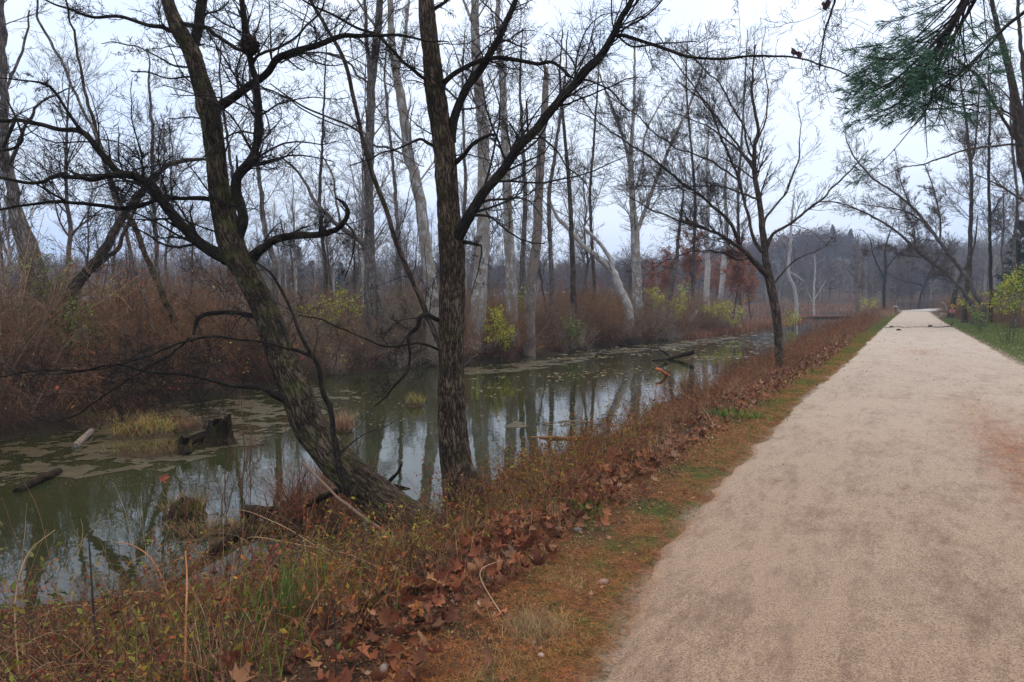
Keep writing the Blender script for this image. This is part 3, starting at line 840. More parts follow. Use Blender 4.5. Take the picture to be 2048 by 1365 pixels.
limbC(treeC, [(1530, 505, 13), (1545, 470, 11), (1581, 447, 9), (1635, 406, 7), (1670, 372, 6), (1713, 327, 4), (1735, 300, 2)], -1.0, dens=.7)
limbC(treeC, [(1527, 460, 9), (1535, 432, 8), (1573, 385, 6), (1590, 340, 5), (1597, 310, 5), (1600, 260, 3), (1596, 205, 2)], .8, dens=.5)
limbC(treeC, [(1590, 440, 6), (1640, 405, 4), (1700, 412, 4), (1750, 440, 3)], -.5, dens=.35)
limbC(treeC, [(1545, 570, 8), (1575, 535, 5), (1600, 515, 4), (1650, 495, 3), (1670, 460, 2)], -.8, dens=.4)
limbC(treeC, [(1500, 515, 10), (1480, 520, 7), (1440, 505, 6), (1380, 505, 4), (1320, 530, 3), (1290, 555, 2)], -2.2, dens=.6)
limbC(treeC, [(1518, 400, 8), (1480, 385, 7), (1430, 372, 5), (1370, 375, 4), (1300, 372, 3), (1230, 380, 2)], -2.0, dens=.9)
limbC(treeC, [(1509, 300, 6), (1530, 240, 5), (1535, 180, 4), (1525, 110, 3), (1530, 50, 2)], .4, dens=.6)
limbC(treeC, [(1506, 330, 8), (1460, 270, 7), (1400, 190, 5), (1345, 120, 4), (1310, 60, 3)], -.6, dens=1.0)
limbC(treeC, [(1476, 360, 7), (1420, 320, 6), (1340, 290, 5), (1270, 230, 4), (1215, 190, 3)], -1.2, dens=1.0)

# ---- trees of the far bank and the right side, each traced where it stands
TWL_BG = [dict(f=2.4, l=(.11, .30), a=(25, 65), n=8, w=.13, up=.05, rr=.30, t0=.02),
          dict(f=7.5, l=(.25, .55), a=(25, 60), n=6, w=.13, up=.05, rr=.5, t0=.12),
          dict(f=4.5, l=(.3, .6), a=(25, 55), n=5, w=.14, up=.04, rr=.6, t0=.15)]
TWL_BG3 = TWL_BG[:2] + [dict(f=4.5, l=(.3, .6), a=(25, 55), n=4, w=.14, up=.04, rr=.6, t0=.15)]
def far(name, label, pts, Y, bark, col, branches=(), dens=1.0, rmin=.006, cat="tree", lev=TWL_BG, n=90, dY=0.0, crk=.03, edge=1.3):
    if pts[0][0] > 1650: pts = [(a, b, c * .74) for a, b, c in pts]; branches = [([(a, b, c * .8) for a, b, c in bb], d) for bb, d in branches]; dens *= (.95 if 43 < Y < 47 else (1.2 if Y < 61 else .45))
    pts = [(a, b, c * 1.14) for a, b, c in pts]
    while True:
        w0 = W(pts[0][0], pts[0][1], Y); u0, v0 = UV(w0[0], w0[1])
        if v0 < float(v_near(u0)) or v0 > float(v_far(u0)) + edge or u0 > 84: break
        Y *= 1.01
    return slim(name, label, cat, pts, Y, Y + dY, bark, n=n, sides=12, branches=[(b, Y, Y + d) for b, d in branches], lev=lev, col=col, dens=dens, rmin=rmin, crk=crk, ridge=.012)
rng = np.random.default_rng(21)
far("bare_tree", "stout grey forked tree on the far bank left of the upright tree", [(738, 745, 40), (740, 690, 30), (739, 600, 26), (739, 500, 24), (738, 400, 22), (737, 330, 21), (740, 240, 20), (742, 172, 20), (752, 95, 17), (761, 0, 15), (775, -150, 11), (790, -330, 6)], 23, M_GREY, TW_BROWN,
    [([(740, 180, 14), (738, 130, 12), (733, 60, 10), (728, -20, 8), (715, -180, 5)], .5), ([(741, 170, 6), (715, 150, 6), (690, 120, 5), (640, 105, 4), (600, 118, 2)], -2), ([(742, 290, 6), (790, 300, 6), (820, 320, 4), (850, 335, 2)], -1)], dens=.8)
far("sycamore_tree", "pale leaning sycamore crossing behind the grey forked tree's right side", [(868, 640, 34), (860, 560, 30), (849, 476, 28), (838, 390, 26), (828, 345, 25), (816, 311, 24), (809, 238, 22), (794, 154, 20), (785, 92, 17), (779, 0, 13), (768, -120, 9), (750, -260, 4)], 27, M_SYC, TW_PALE,
    [([(794, 150, 10), (806, 90, 9), (815, 30, 8), (825, -60, 4)], 1), ([(788, 110, 9), (760, 70, 9), (735, 30, 7), (700, -20, 4)], -1)], dens=.55)
far("sycamore_tree", "thick mottled sycamore with brown lower trunk just right of the upright tree", [(950, 712, 46), (955, 640, 40), (960, 560, 34), (966, 500, 31), (967, 430, 29), (968, 366, 29), (967, 300, 28), (966, 256, 26), (960, 200, 24), (953, 146, 22), (951, 60, 20), (950, 0, 18), (945, -150, 13), (935, -330, 6)], 27, M_SYC, TW_PALE, [([(951, 60, 8), (930, 10, 7), (905, -60, 4)], 1)], dens=.5)
far("sycamore_tree", "slim mottled sycamore second to the right of the upright tree", [(1024, 640, 30), (1022, 560, 26), (1018, 476, 23), (1014, 400, 20), (1011, 330, 19), (1008, 240, 17), (1005, 160, 16), (997, 60, 12), (995, 0, 11), (990, -150, 6)], 30, M_SYC, TW_PALE, dens=.6)
far("dead_snag", "tall dead grey snag with a broken top on the far water's edge", edge=.15, pts= [(1058, 722, 40), (1060, 690, 27), (1060, 640, 24), (1063, 560, 23), (1072, 500, 22), (1075, 430, 22), (1079, 360, 20), (1084, 280, 18), (1090, 200, 15), (1092, 150, 12), (1087, 130, 7), (1080, 118, 3)], Y=29, bark=M_DEAD, col=TW_PALE, lev=None, crk=.03)
far("sycamore_tree", "grey and white tree forking into a V right of the dead snag", [(1276, 625, 26), (1274, 560, 22), (1270, 500, 22), (1270, 460, 20), (1265, 410, 15), (1262, 352, 14), (1262, 300, 10), (1266, 248, 8), (1269, 160, 6), (1270, 83, 4)], 38, M_SYC, TW_PALE,
    [([(1270, 470, 14), (1280, 447, 12), (1300, 395, 10), (1324, 331, 9), (1352, 268, 8), (1378, 215, 6), (1400, 155, 5), (1415, 110, 3)], 2), ([(1262, 345, 10), (1250, 290, 9), (1235, 245, 8), (1221, 207, 6), (1205, 165, 5), (1190, 120, 3)], -1), ([(1265, 395, 6), (1285, 330, 5), (1290, 270, 5), (1320, 210, 4), (1345, 175, 2)], 1)], dens=1.1)
far("fallen_tree", "broken pale tree leaning left with two bare white forks on the far bank", [(1256, 618, 22), (1240, 580, 20), (1223, 540, 17), (1195, 515, 13), (1168, 493, 11), (1140, 462, 10), (1113, 433, 8), (1100, 400, 5)], 35, M_WHITE, TW_PALE,
    [([(1228, 545, 13), (1218, 515, 12), (1200, 488, 10), (1175, 462, 8), (1164, 450, 4)], -.5)], dens=.25)
far("birch_tree", "white straight birch trunk left of the tilted white trunk on the far bank", [(1414, 648, 17), (1413, 600, 14), (1414, 562, 13), (1415, 517, 12), (1413, 470, 11), (1416, 400, 9), (1414, 330, 6), (1418, 250, 3)], 48, M_WHITE, TW_PALE, dens=.8)
far("birch_tree", "white trunk tilted slightly right, low on the far bank behind the arching tree's branches", [(1436, 642, 13), (1440, 605, 12), (1444, 570, 12), (1447, 535, 13), (1450, 500, 11), (1453, 450, 9), (1450, 380, 7), (1456, 300, 3)], 49, M_WHITE, TW_PALE, dens=.8)
far("dead_snag", "short pale leaning snag stub at the far water's edge", [(1374, 655, 9), (1381, 640, 11), (1388, 630, 11), (1394, 622, 8)], 50, M_WHITE, TW_PALE, lev=None, n=24, crk=.01)
far("bare_tree", "slanting grey tree with a pale middle stretch among the oaks on the far bank", [(1330, 640, 14), (1337, 610, 12), (1345, 560, 11), (1353, 520, 9), (1356, 480, 8), (1362, 430, 6), (1368, 380, 3)], 47, M_GREY, TW_GREY, dens=.7)
far("bare_tree", "whitish dead tree standing beyond the arching tree at the pond's edge", [(1593, 608, 8), (1588, 575, 8), (1577, 548, 8), (1580, 500, 7), (1583, 440, 5), (1590, 380, 2)], 88, M_WHITE, TW_PALE, [([(1580, 545, 4), (1592, 552, 4), (1606, 562, 3)], 0)], dens=.35, rmin=.01)
far("bare_tree", "small forked pale tree standing alone at the far pond edge", [(1628, 632, 5), (1628, 580, 4), (1630, 540, 3), (1629, 510, 2)], 105, M_WHITE, TW_PALE, [([(1629, 600, 3), (1640, 580, 2), (1652, 560, 1)], 0), ([(1628, 610, 3), (1618, 590, 2), (1610, 570, 1)], 0)], dens=.3, rmin=.012)
far("dead_tree", "dead trunk draped in vines near the pond left of the path", [(1712, 650, 14), (1715, 620, 12), (1716, 585, 12), (1719, 550, 9), (1718, 510, 6), (1715, 470, 3)], 64, M_DEAD, TW_BROWN,
    [([(1719, 560, 4), (1700, 545, 4), (1690, 535, 3)], -1), ([(1717, 540, 4), (1735, 560, 4), (1740, 590, 2)], 1), ([(1717, 570, 4), (1742, 565, 3), (1745, 600, 1)], -1), ([(1716, 530, 3), (1712, 490, 2), (1711, 460, 1)], 0)], dens=1.4, rmin=.012)
far("bare_tree", "dark crooked tree left of the bollard at the path's far end", [(1768, 625, 10), (1768, 590, 9), (1769, 565, 9), (1772, 535, 8), (1770, 505, 6), (1778, 470, 4), (1790, 440, 2)], 95, M_LIMB, TW_DARK,
    [([(1770, 560, 6), (1755, 530, 5), (1745, 505, 4), (1740, 480, 3), (1725, 460, 1)], 0), ([(1771, 540, 5), (1785, 520, 4), (1800, 505, 3), (1830, 490, 1)], 0)], dens=1.2, rmin=.014)
# left-hand side of the picture
far("bare_tree", "massive grey tree at the left edge, rising behind the thicket", [(78, 640, 62), (70, 560, 50), (56, 500, 44), (45, 460, 36), (33, 421, 28), (22, 370, 24), (11, 311, 21), (8, 200, 18), (6, 80, 15), (4, 0, 13), (0, -200, 8)], 17, M_GREY, TW_BROWN,
    [([(18, 340, 12), (38, 280, 9), (70, 220, 7), (110, 190, 5), (150, 175, 3)], -1), ([(8, 190, 8), (28, 140, 7), (50, 90, 6), (60, 20, 4)], 1)], dens=.9, rmin=.004)
far("bare_tree", "brown tree bent sharply to the right at left, its top arched over", [(140, 612, 30), (146, 585, 27), (172, 546, 24), (200, 515, 22), (222, 480, 20), (240, 445, 17), (262, 410, 15), (300, 360, 13), (325, 338, 12), (348, 326, 10), (400, 320, 7), (440, 322, 4)], 15.5, M_BROWN, TW_BROWN,
    [([(190, 535, 14), (215, 515, 13), (240, 492, 11), (262, 440, 9), (285, 395, 8), (310, 362, 6)], .6)], dens=.9, rmin=.004)
far("bare_tree", "mossy dark stem slanting up left from behind the leaning tree", [(412, 745, 20), (396, 693, 17), (372, 668, 17), (352, 649, 16), (335, 615, 15), (322, 583, 14), (304, 539, 13), (285, 495, 12), (271, 455, 12), (238, 403, 10), (215, 340, 9), (194, 270, 8), (183, 227, 7), (165, 160, 6), (150, 70, 5), (135, 18, 4), (120, -80, 3)], 16.8, M_BARK_A, TW_DARK, dens=1.1, rmin=.003)
far("bare_tree", "thin pole with fine twigs leaning left above the leaning tree's lowest limbs", [(300, 640, 8), (270, 540, 8), (250, 460, 8), (215, 350, 7), (190, 265, 7), (165, 220, 6), (124, 128, 6), (79, 44, 5), (76, 0, 4), (70, -120, 3)], 17.2, M_GREY, TW_DARK, dens=.9, rmin=.003)
far("bare_tree", "grey wavy tree seen between the leaning and the forked grey tree", [(552, 640, 16), (552, 600, 14), (549, 560, 13), (549, 528, 13), (536, 480, 12), (527, 437, 11), (521, 380, 10), (513, 311, 9), (512, 230, 8), (500, 140, 6), (495, 40, 4)], 21, M_GREY, TW_BROWN, dens=1.0, rmin=.005)
far("bare_tree", "slender twin poled grey tree behind the leaning tree's left limbs", [(325, 650, 12), (316, 560, 10), (311, 476, 9), (306, 380, 8), (304, 256, 7), (300, 180, 5), (297, 110, 3)], 22, M_GREY, TW_BROWN, [([(309, 440, 6), (322, 380, 5), (330, 290, 4), (322, 230, 3)], 1)], dens=1.5, rmin=.005)
far("bare_tree", "pale grey tree leaning left, meeting the forked tree low down", [(760, 620, 20), (748, 560, 18), (735, 500, 15), (700, 468, 12), (673, 448, 11), (650, 425, 9), (629, 400, 8), (600, 350, 6), (560, 310, 4)], 24, M_GREY, TW_GREY, [([(680, 452, 7), (672, 400, 6), (665, 350, 5), (640, 300, 3)], 1)], dens=1.2, rmin=.005)
for k, (x0, x1, x2, wd, Yd, lb) in enumerate([
        (1105, 1098, 1130, 11, 33, "thin dark grey pole tree just right of the dead snag"),
        (1148, 1140, 1120, 12, 36, "slim grey pole tree right of the dead snag, leaning slightly left"),
        (1042, 1050, 1040, 12, 35, "narrow brown grey pole tree between slim sycamore and dead snag"),
        (1190, 1180, 1196, 8, 44, "very thin pole tree between dead snag and broken pale tree"),
        (912, 930, 925, 10, 38, "thin grey pole tree half hidden behind the upright tree's limb"),
        (655, 640, 650, 9, 34, "small dark twiggy tree before the distant pines"),
        (800, 792, 770, 10, 33, "dark thin tree behind the leaning pale sycamore"),
        (1385, 1390, 1372, 8, 60, "thin grey tree among the rusty oaks"),
        (1480, 1476, 1490, 8, 62, "thin grey tree right of the two white trunks"),
        (455, 470, 440, 9, 30, "slender grey pole tree behind the leaning tree's fork")]):
    far("bare_tree", lb, [(x0, 640, wd * 1.3), (x0 + (x1 - x0) * .3, 540, wd), (x1, 400, wd * .85), ((x1 + x2) / 2, 280, wd * .65), (x2, 160, wd * .45), (x2 + 5, 60, wd * .2)], Yd, [M_GREY, M_BROWN][k % 2], [TW_GREY, TW_BROWN][k % 2], dens=1.1, rmin=.006, lev=TWL_BG3)
# right-hand side
far("bare_tree", "tall dark tree at the right edge crossing the pine boughs", [(2120, 640, 60), (2100, 520, 50), (2075, 420, 42), (2046, 310, 36), (2036, 240, 30), (2024, 166, 22), (2005, 90, 17), (1987, 20, 13), (1960, -80, 9), (1930, -200, 5)], 22, M_BROWN, TW_BROWN,
    [([(2046, 300, 16), (2050, 200, 14), (2042, 100, 12), (2036, 0, 10), (2030, -120, 6)], 1), ([(2040, 290, 10), (1990, 210, 9), (1960, 160, 8), (1900, 110, 6), (1860, 70, 3)], -1), ([(2060, 288, 8), (1990, 292, 7), (1930, 300, 6), (1860, 325, 5), (1800, 338, 3), (1740, 362, 2)], -2), ([(2044, 240, 7), (1990, 215, 6), (1920, 210, 5), (1850, 190, 3)], -2)], dens=.7, rmin=.005)
far("bare_tree", "arching grey tree leaning left over the path, roots by the grass verge", [(1966, 612, 17), (1950, 590, 15), (1937, 562, 14), (1918, 535, 13), (1895, 505, 11), (1871, 474, 10), (1850, 445, 9), (1821, 412, 8), (1780, 380, 6), (1740, 352, 5), (1700, 300, 4), (1688, 250, 2)], 44, M_GREY, TW_BROWN,
    [([(1880, 485, 7), (1880, 440, 6), (1870, 390, 5), (1850, 330, 3)], 1), ([(1860, 455, 6), (1815, 425, 5), (1765, 415, 4), (1710, 408, 2)], -2), ([(1821, 412, 5), (1800, 360, 4), (1790, 300, 2)], 1)], dens=1.7, rmin=.007)
far("bare_tree", "lower leaning tree beside it reaching left across the path", [(1948, 618, 14), (1930, 590, 12), (1912, 568, 11), (1880, 538, 10), (1846, 512, 9), (1820, 488, 8), (1796, 466, 7), (1757, 440, 6), (1717, 421, 4), (1680, 410, 2)], 46, M_GREY, TW_BROWN,
    [([(1850, 515, 5), (1810, 512, 4), (1770, 500, 3), (1730, 505, 2)], -2), ([(1830, 495, 5), (1825, 450, 4), (1800, 410, 2)], 1)], dens=1.9, rmin=.007)
far("bare_tree", "dark mossy trunk standing right behind the two small signs", [(1900, 634, 20), (1905, 610, 15), (1909, 590, 13), (1913, 572, 12), (1925, 545, 10), (1940, 520, 8), (1950, 480, 5), (1955, 430, 3)], 62.5, M_BARK_A, TW_BROWN, dens=1.5, rmin=.009)
far("bare_tree", "tall pale brown double tree rising in the woods right of the leaning trees", [(1930, 600, 16), (1938, 540, 14), (1941, 455, 12), (1943, 400, 11), (1941, 331, 10), (1936, 280, 8), (1933, 248, 7), (1926, 200, 6), (1920, 160, 5), (1915, 80, 3)], 50, M_BROWN, TW_BROWN,
    [([(1941, 330, 7), (1950, 290, 6), (1955, 230, 5), (1960, 150, 3)], 1)], dens=1.3, rmin=.007)
far("bare_tree", "dark thin upright tree left of the green conifer at right", [(1982, 600, 11), (1980, 497, 9), (1979, 430, 9), (1977, 350, 8), (1978, 290, 7), (1980, 220, 5), (1976, 130, 3)], 48, M_LIMB, TW_DARK, [([(1981, 430, 5), (2000, 400, 4), (2020, 380, 2)], 0)], dens=1.4, rmin=.007)
far("bare_tree", "slender tree nearest the right edge in the woods", [(2030, 620, 12), (2028, 500, 10), (2035, 400, 8), (2025, 300, 7), (2020, 200, 5), (2022, 100, 3)], 40, M_GREY, TW_BROWN, dens=1.2, rmin=.006)
far("bare_tree", "dark leaning tree behind the footbridge railing", [(1838, 612, 8), (1842, 590, 7), (1850, 568, 7), (1862, 540, 6), (1880, 510, 4), (1890, 480, 2)], 118, M_LIMB, TW_DARK, [([(1848, 572, 4), (1800, 560, 3), (1770, 545, 1)], 0), ([(1855, 555, 4), (1890, 560, 3), (1915, 570, 1)], 0)], dens=2.0, rmin=.014)

# ---- woodland filling: copies of a few bare trees, each its own object with its own trunk and crown
def proto_tree(seed, h, bark, col, r0, bush=1.0, lean=.03, leaf=None):
    rng = np.random.default_rng(seed)
    n = 40; t = np.linspace(0, 1, n)
    P = np.stack([fbm(t * 2.5, 0 * t + seed) * h * .05 + lean * h * t, fbm(t * 2.5, 0 * t + seed + 50) * h * .05, t * h - .3], 1); P[:, :2] -= P[0, :2]
    R = r0 * (1 - t * .9) ** .9 + .3 * r0 * np.exp(-t * 30)
    a = Acc(); tubes(a, P, R, 9, ridge=.02, seed=seed)
    tm = a.mesh("trunk", bark)
    a = Acc()
    p, r = grow(rng, P[None], R[None], int(24 * bush), .22, .42, 22, 55, 10, .10, .06, rr=.5, t0=.32, t1=.98, rmin=.012, taper=.45)
    fk = dict(col=np.asarray(col)[None] * rng.uniform(.8, 1.2, (len(p), 1)))
    tubes(a, p, r, 5, **fk)
    for f, nn, rm in ((8, 6, .008), (7, 5, .0065), (3.6, 4, .0055)):
        M = int(len(p) * f)
        p, r = grow(rng, p, r, M, .25, .55, 22, 55, nn, .13, .05, rr=.55, t0=.12, rmin=rm)
        tubes(a, p, r, 3, col=np.asarray(col)[None] * rng.uniform(.8, 1.2, (M, 1)))
    mats = [M_TWIG]
    cm = a.mesh("crown", M_TWIG)
    lm = None
    if leaf is not None:
        b = Acc(); M = 5600
        i = rng.integers(0, len(p), M); k = rng.integers(1, p.shape[1], M)
        leafquads(b, rng, p[i, k] + rng.normal(0, .12, (M, 3)), rng.uniform(.11, .2, M), pick(rng, leaf, M), asp=.65)
        lm = b.mesh("foliage", M_DRY)
    return tm, cm, lm
def place(proto, name, label, cat, group, x, y, rz, s):
    z = float(H(x, y))
    root = empty(name, (x, y, z), label, cat, group, rz)
    root.scale = (s, s, s)
    for nm, me in zip(("trunk", "crown", "foliage"), proto):
        if me is not None: link(bpy.data.objects.new(nm, me), root)
    return root
PROT = [proto_tree(100 + i, h, b, c, r0, bu, le) for i, (h, b, c, r0, bu, le) in enumerate([
    (17, M_GREY, TW_GREY, .17, .9, .02), (19, M_GREY, TW_BROWN, .2, 1.0, -.04), (15, M_BROWN, TW_BROWN, .14, 1.1, .06), (20, M_SYC, TW_PALE, .2, .8, .03), (13, M_BROWN, TW_BROWN, .11, 1.2, -.05), (16, M_GREY, TW_GREY, .13, .9, .0)])]
rng = np.random.default_rng(31)
cnt = 0; spots = []
def ok_far(x, y, mind):
    return all((x - a) ** 2 + (y - b) ** 2 > mind * mind for a, b in spots)
LABP = ["slender bare grey tree in the crowded woods beyond the canal"] * 6
tries = 0
while cnt < 130 and tries < 9000:
    tries += 1
    Yd = rng.uniform(26, 150) ** 1.0
    az = rng.uniform(-.78, .40)
    x, y = az * Yd, Yd
    u, v = UV(x, y)
    if v < v_far(u) + 3.5 + (3 if y < 35 else 0) or (u > 60 and v < v_far(u) + 6): continue
    if not ok_far(x, y, 2.0 + Yd * .010): continue
    spots.append((x, y)); k = rng.integers(0, 6)
    place(PROT[k], "bare_tree", LABP[k], "tree", "bare trees of the woods beyond the canal", x, y, rng.uniform(0, 6.28), rng.uniform(.36, .66) * (1.25 if Yd > 80 else 1))
    cnt += 1
cnt = 0; tries = 0
while cnt < 100 and tries < 9000:
    tries += 1
    u = rng.uniform(24, 190); v = -rng.uniform(7.5, 30 + u * .25)
    if 108 < u < 150: v -= 6
    if u > 150: v = rng.uniform(-50, 12)
    x, y = XY(u, v)
    if y < 20 or not ok_far(x, y, 2.4) or x / y > .95: continue
    if u < 45 and v > -10: continue
    spots.append((x, y)); k = rng.integers(0, 6)
    place(PROT[k], "bare_tree", "bare tree in the dense woods right of the path", "tree", "bare trees of the woods right of the path", x, y, rng.uniform(0, 6.28), rng.uniform(.5, .95))
    cnt += 1
# trees at the far side of the pond, seen small against the hill
for i in range(26):
    u = rng.uniform(146, 185); v = rng.uniform(4, 48)
    x, y = XY(u, v); k = [3, 0, 5][i % 3]
    place(PROT[k], "bare_tree", "small pale bare tree on the far shore of the pond below the wooded hill", "tree", "bare trees beyond the pond", x, y, rng.uniform(0, 6.28), rng.uniform(.35, .6))

# oaks that keep their rusty leaves
OAKL = [(.42, .15, .07), (.34, .12, .06), (.48, .20, .09), (.26, .11, .06)]
OAK = [proto_tree(200 + i, 9 + i, M_BROWN, TW_BROWN, .13, 1.1, .02, leaf=OAKL) for i in range(2)]
for (px, Yd, s, lb) in [(1395, 66, .95, "leftmost large oak with rusty withered leaves on the far bank"), (1340, 74, .85, "rusty leaved oak farther back, left of the white trunks"), (1462, 64, .85, "rusty leaved oak right behind the two white trunks"), (1505, 80, .8, "rusty leaved oak behind the arching tree's trunk"),
                        (1300, 90, .8, "distant rusty leaved oak right of the V forked tree"), (1440, 95, 1.0, "farthest rusty leaved oak, above the white trunks")]:
    x, y, _ = W(px, 600, Yd)
    place(OAK[int(Yd) % 2], "oak_tree", lb, "tree", "oaks with rusty leaves on the far bank", x, y, rng.uniform(0, 6), s)

# conifers
def proto_conifer(seed, h, spread=.26, col=((.02, .045, .03), (.03, .06, .035), (.015, .035, .025))):
    rng = np.random.default_rng(seed)
    n = 20; t = np.linspace(0, 1, n)
    P = np.stack([0 * t, 0 * t, t * h - .3], 1)
    a = Acc(); tubes(a, P, h * .018 * (1 - t * .9), 7)
    tm = a.mesh("trunk", M_BROWN)
    a = Acc()
    p, r = grow(rng, P[None], h * .008 * (1 - t[None] * .8), 130, spread * .6, spread, 62, 92, 7, .05, .015, rr=.8, t0=.12, t1=.97, rmin=.01, taper=.93)
    tubes(a, p, r, 3, col=(.05, .04, .035))
    M = 9000
    i = rng.integers(0, len(p), M); k = rng.uniform(.15, 1, M) * (p.shape[1] - 1); k0 = np.minimum(k.astype(int), p.shape[1] - 2)
    q = p[i, k0] + (p[i, k0 + 1] - p[i, k0]) * (k - k0)[:, None] + rng.normal(0, h * .008, (M, 3))
    d = nrm(p[i, -1] - p[i, 0]) + rng.normal(0, .5, (M, 3))
    leafquads(a, rng, q, rng.uniform(.2, .45, M) * h / 14, pick(rng, col, M), asp=.35, dirs=nrm(d))
    return tm, a.mesh("crown", M_NEED), None
CON = [proto_conifer(300, 14), proto_conifer(301, 12, .32)]
for (px, Yd, s, k, lb) in [(598, 125, .85, 0, "left of the two main distant blue green pines"), (625, 132, .8, 1, "distant blue green pine right beside the tallest of them"), (682, 128, .75, 1, "rounded distant pine left of the grey forked tree"), (570, 140, .8, 0, "distant pine seen just right of the leaning tree"), (712, 140, .7, 0, "distant pine touching the grey forked tree's outline"), (655, 150, .7, 0, "smallest distant pine behind the dark twiggy tree"),
                           (2035, 62, .75, 1, "green conifer low in the woods at the right edge"), (1150, 150, .65, 1, "distant conifer glimpsed behind the broken pale tree")]:
    x, y, _ = W(px, 600, Yd)
    place(CON[k], "pine_tree", lb, "tree", "conifers in the distance" if Yd > 100 else None, x, y, rng.uniform(0, 6), s)

# ---- pine at the right, its boughs hanging into the picture from above
rng = np.random.default_rng(41)
bx_, by_ = 7.6, 3.4
pine = empty("pine_tree", (bx_, by_, float(H(bx_, by_))), "white pine whose dark needled boughs hang in at the top right corner", "tree")
z0 = pine.location.z
t = np.linspace(0, 1, 60)
P = np.stack([bx_ + .1 * np.sin(t * 5), by_ + .1 * np.cos(t * 4) - .1, z0 - .2 + t * 14], 1)
acc = Acc(); tubes(acc, P, .2 * (1 - .85 * t), 18, ridge=.02)
acc.build("trunk", M_BROWN, pine, origin=pine.location)
ac, an = Acc(), Acc()
def needles(p0, dirs, n, L=.085):
    """tufts of long needles around the twig tips"""
    K = len(p0)
    d = np.repeat(dirs, n, 0) * .7 + rng.normal(0, .62, (K * n, 3)); d = nrm(d)
    b = np.repeat(p0, n, 0) + rng.normal(0, .008, (K * n, 3)) - np.repeat(dirs, n, 0) * rng.uniform(0, .05, (K * n, 1))
    L = rng.uniform(.7, 1.2, K * n)[:, None] * L
    s = nrm(np.cross(d, rng.normal(size=d.shape))) * .0011
    droop = np.array([0, 0, -.012])
    V = np.stack([b - s, b + s, b + d * L + droop, b + d * L * .5 + s * 1.2], 1).reshape(-1, 3)
    f = np.arange(K * n)[:, None] * 4
    an.add(V, f3=np.concatenate([f + [0, 1, 3], f + [0, 3, 2]]), col=np.repeat(pick(rng, [(.05, .13, .085), (.075, .18, .11), (.035, .09, .06)], K * n), 4, axis=0))
main = [([(2010, -160, 30), (1955, -60, 24), (1925, 10, 20), (1895, 65, 16), (1860, 120, 12), (1835, 165, 7), (1815, 195, 4)], 5.4, 5.9),
        ([(1990, -120, 20), (1940, -10, 14), (1905, 45, 11), (1870, 85, 9), (1830, 125, 7), (1790, 160, 5), (1750, 195, 3)], 5.5, 5.4),
        ([(2000, -100, 16), (1950, 0, 10), (1915, 60, 9), (1885, 110, 8), (1872, 150, 7), (1862, 195, 5), (1840, 240, 3), (1800, 270, 2)], 5.6, 6.2),
        ([(2100, -20, 12), (2048, 25, 10), (2010, 55, 9), (1980, 90, 8), (1950, 120, 7), (1915, 150, 6), (1880, 175, 3), (1850, 225, 2)], 6.2, 5.8)]
allp = []
tk = catmull(np.array([[bx_, by_, z0 + 5.6, .09], [bx_ - 1.6, by_ + .9, z0 + 6.6, .075], *[list(c) for c in ctl([(2010, -160, 30)], 5.4)]]), 30)
tubes(ac, tk[:, :3], tk[:, 3], 10, col=TW_DARK)
for pts, y0, y1 in main:
    q = catmull(ctl(pts, y0, y1), 40)
    tubes(ac, q[:, :3], q[:, 3], 8, col=(.02, .017, .018)); allp.append(q)
tgt = []
for i in range(80):
    q = allp[rng.choice(4, p=[.3, .3, .25, .15])]
    s = q[rng.integers(6, 36)]
    # fan of side boughs sweeping down and left
    if rng.random() < .72:
        ex, ey = rng.normal(1785, 70), rng.normal(175, 62)
        if ex < 1680: ex = 1690 + rng.uniform(0, 30)
    else:
        ex, ey = rng.uniform(1830, 2030), rng.uniform(30, 240)
    e = W(ex, ey, rng.uniform(5.0, 6.6))
    d = e - s[:3]; L = np.linalg.norm(d)
    if L > 1.35: e = s[:3] + d / L * rng.uniform(.8, 1.35) if rng.random() < .5 else e
    if np.linalg.norm(e - s[:3]) > 1.25: continue
    midp = (s[:3] + e) / 2 + np.array([0, 0, -.10 * L]) * rng.uniform(.2, 1)
    c = catmull(np.array([[*s[:3], .006], [*midp, .0045], [*e, .002]]), 14)
    tubes(ac, c[:, :3], c[:, 3], 4, col=(.022, .018, .018))
    tw, tr_ = grow(rng, c[None, :, :3], c[None, :, 3], 7, .10, .26, 20, 60, 5, .1, .01, rr=.6, t0=.35, absl=True, rmin=.0012)
    tubes(ac, tw, tr_, 3, col=(.025, .02, .02))
    tips = np.concatenate([tw[:, -1], c[-1:, :3], c[[10, 12], :3]]); td = nrm(np.concatenate([tw[:, -1] - tw[:, -2], c[-1:, :3] - c[-2:-1, :3], c[[11, 13], :3] - c[[10, 12], :3]]))
    keep = rng.random(len(tips)) < (.85 if e[0] / e[1] < .60 else .38)
    needles(tips[keep], td[keep], 20)
ac.build("bough", M_TWIG, pine, origin=pine.location)
an.build("needles", M_NEED, pine, origin=pine.location)

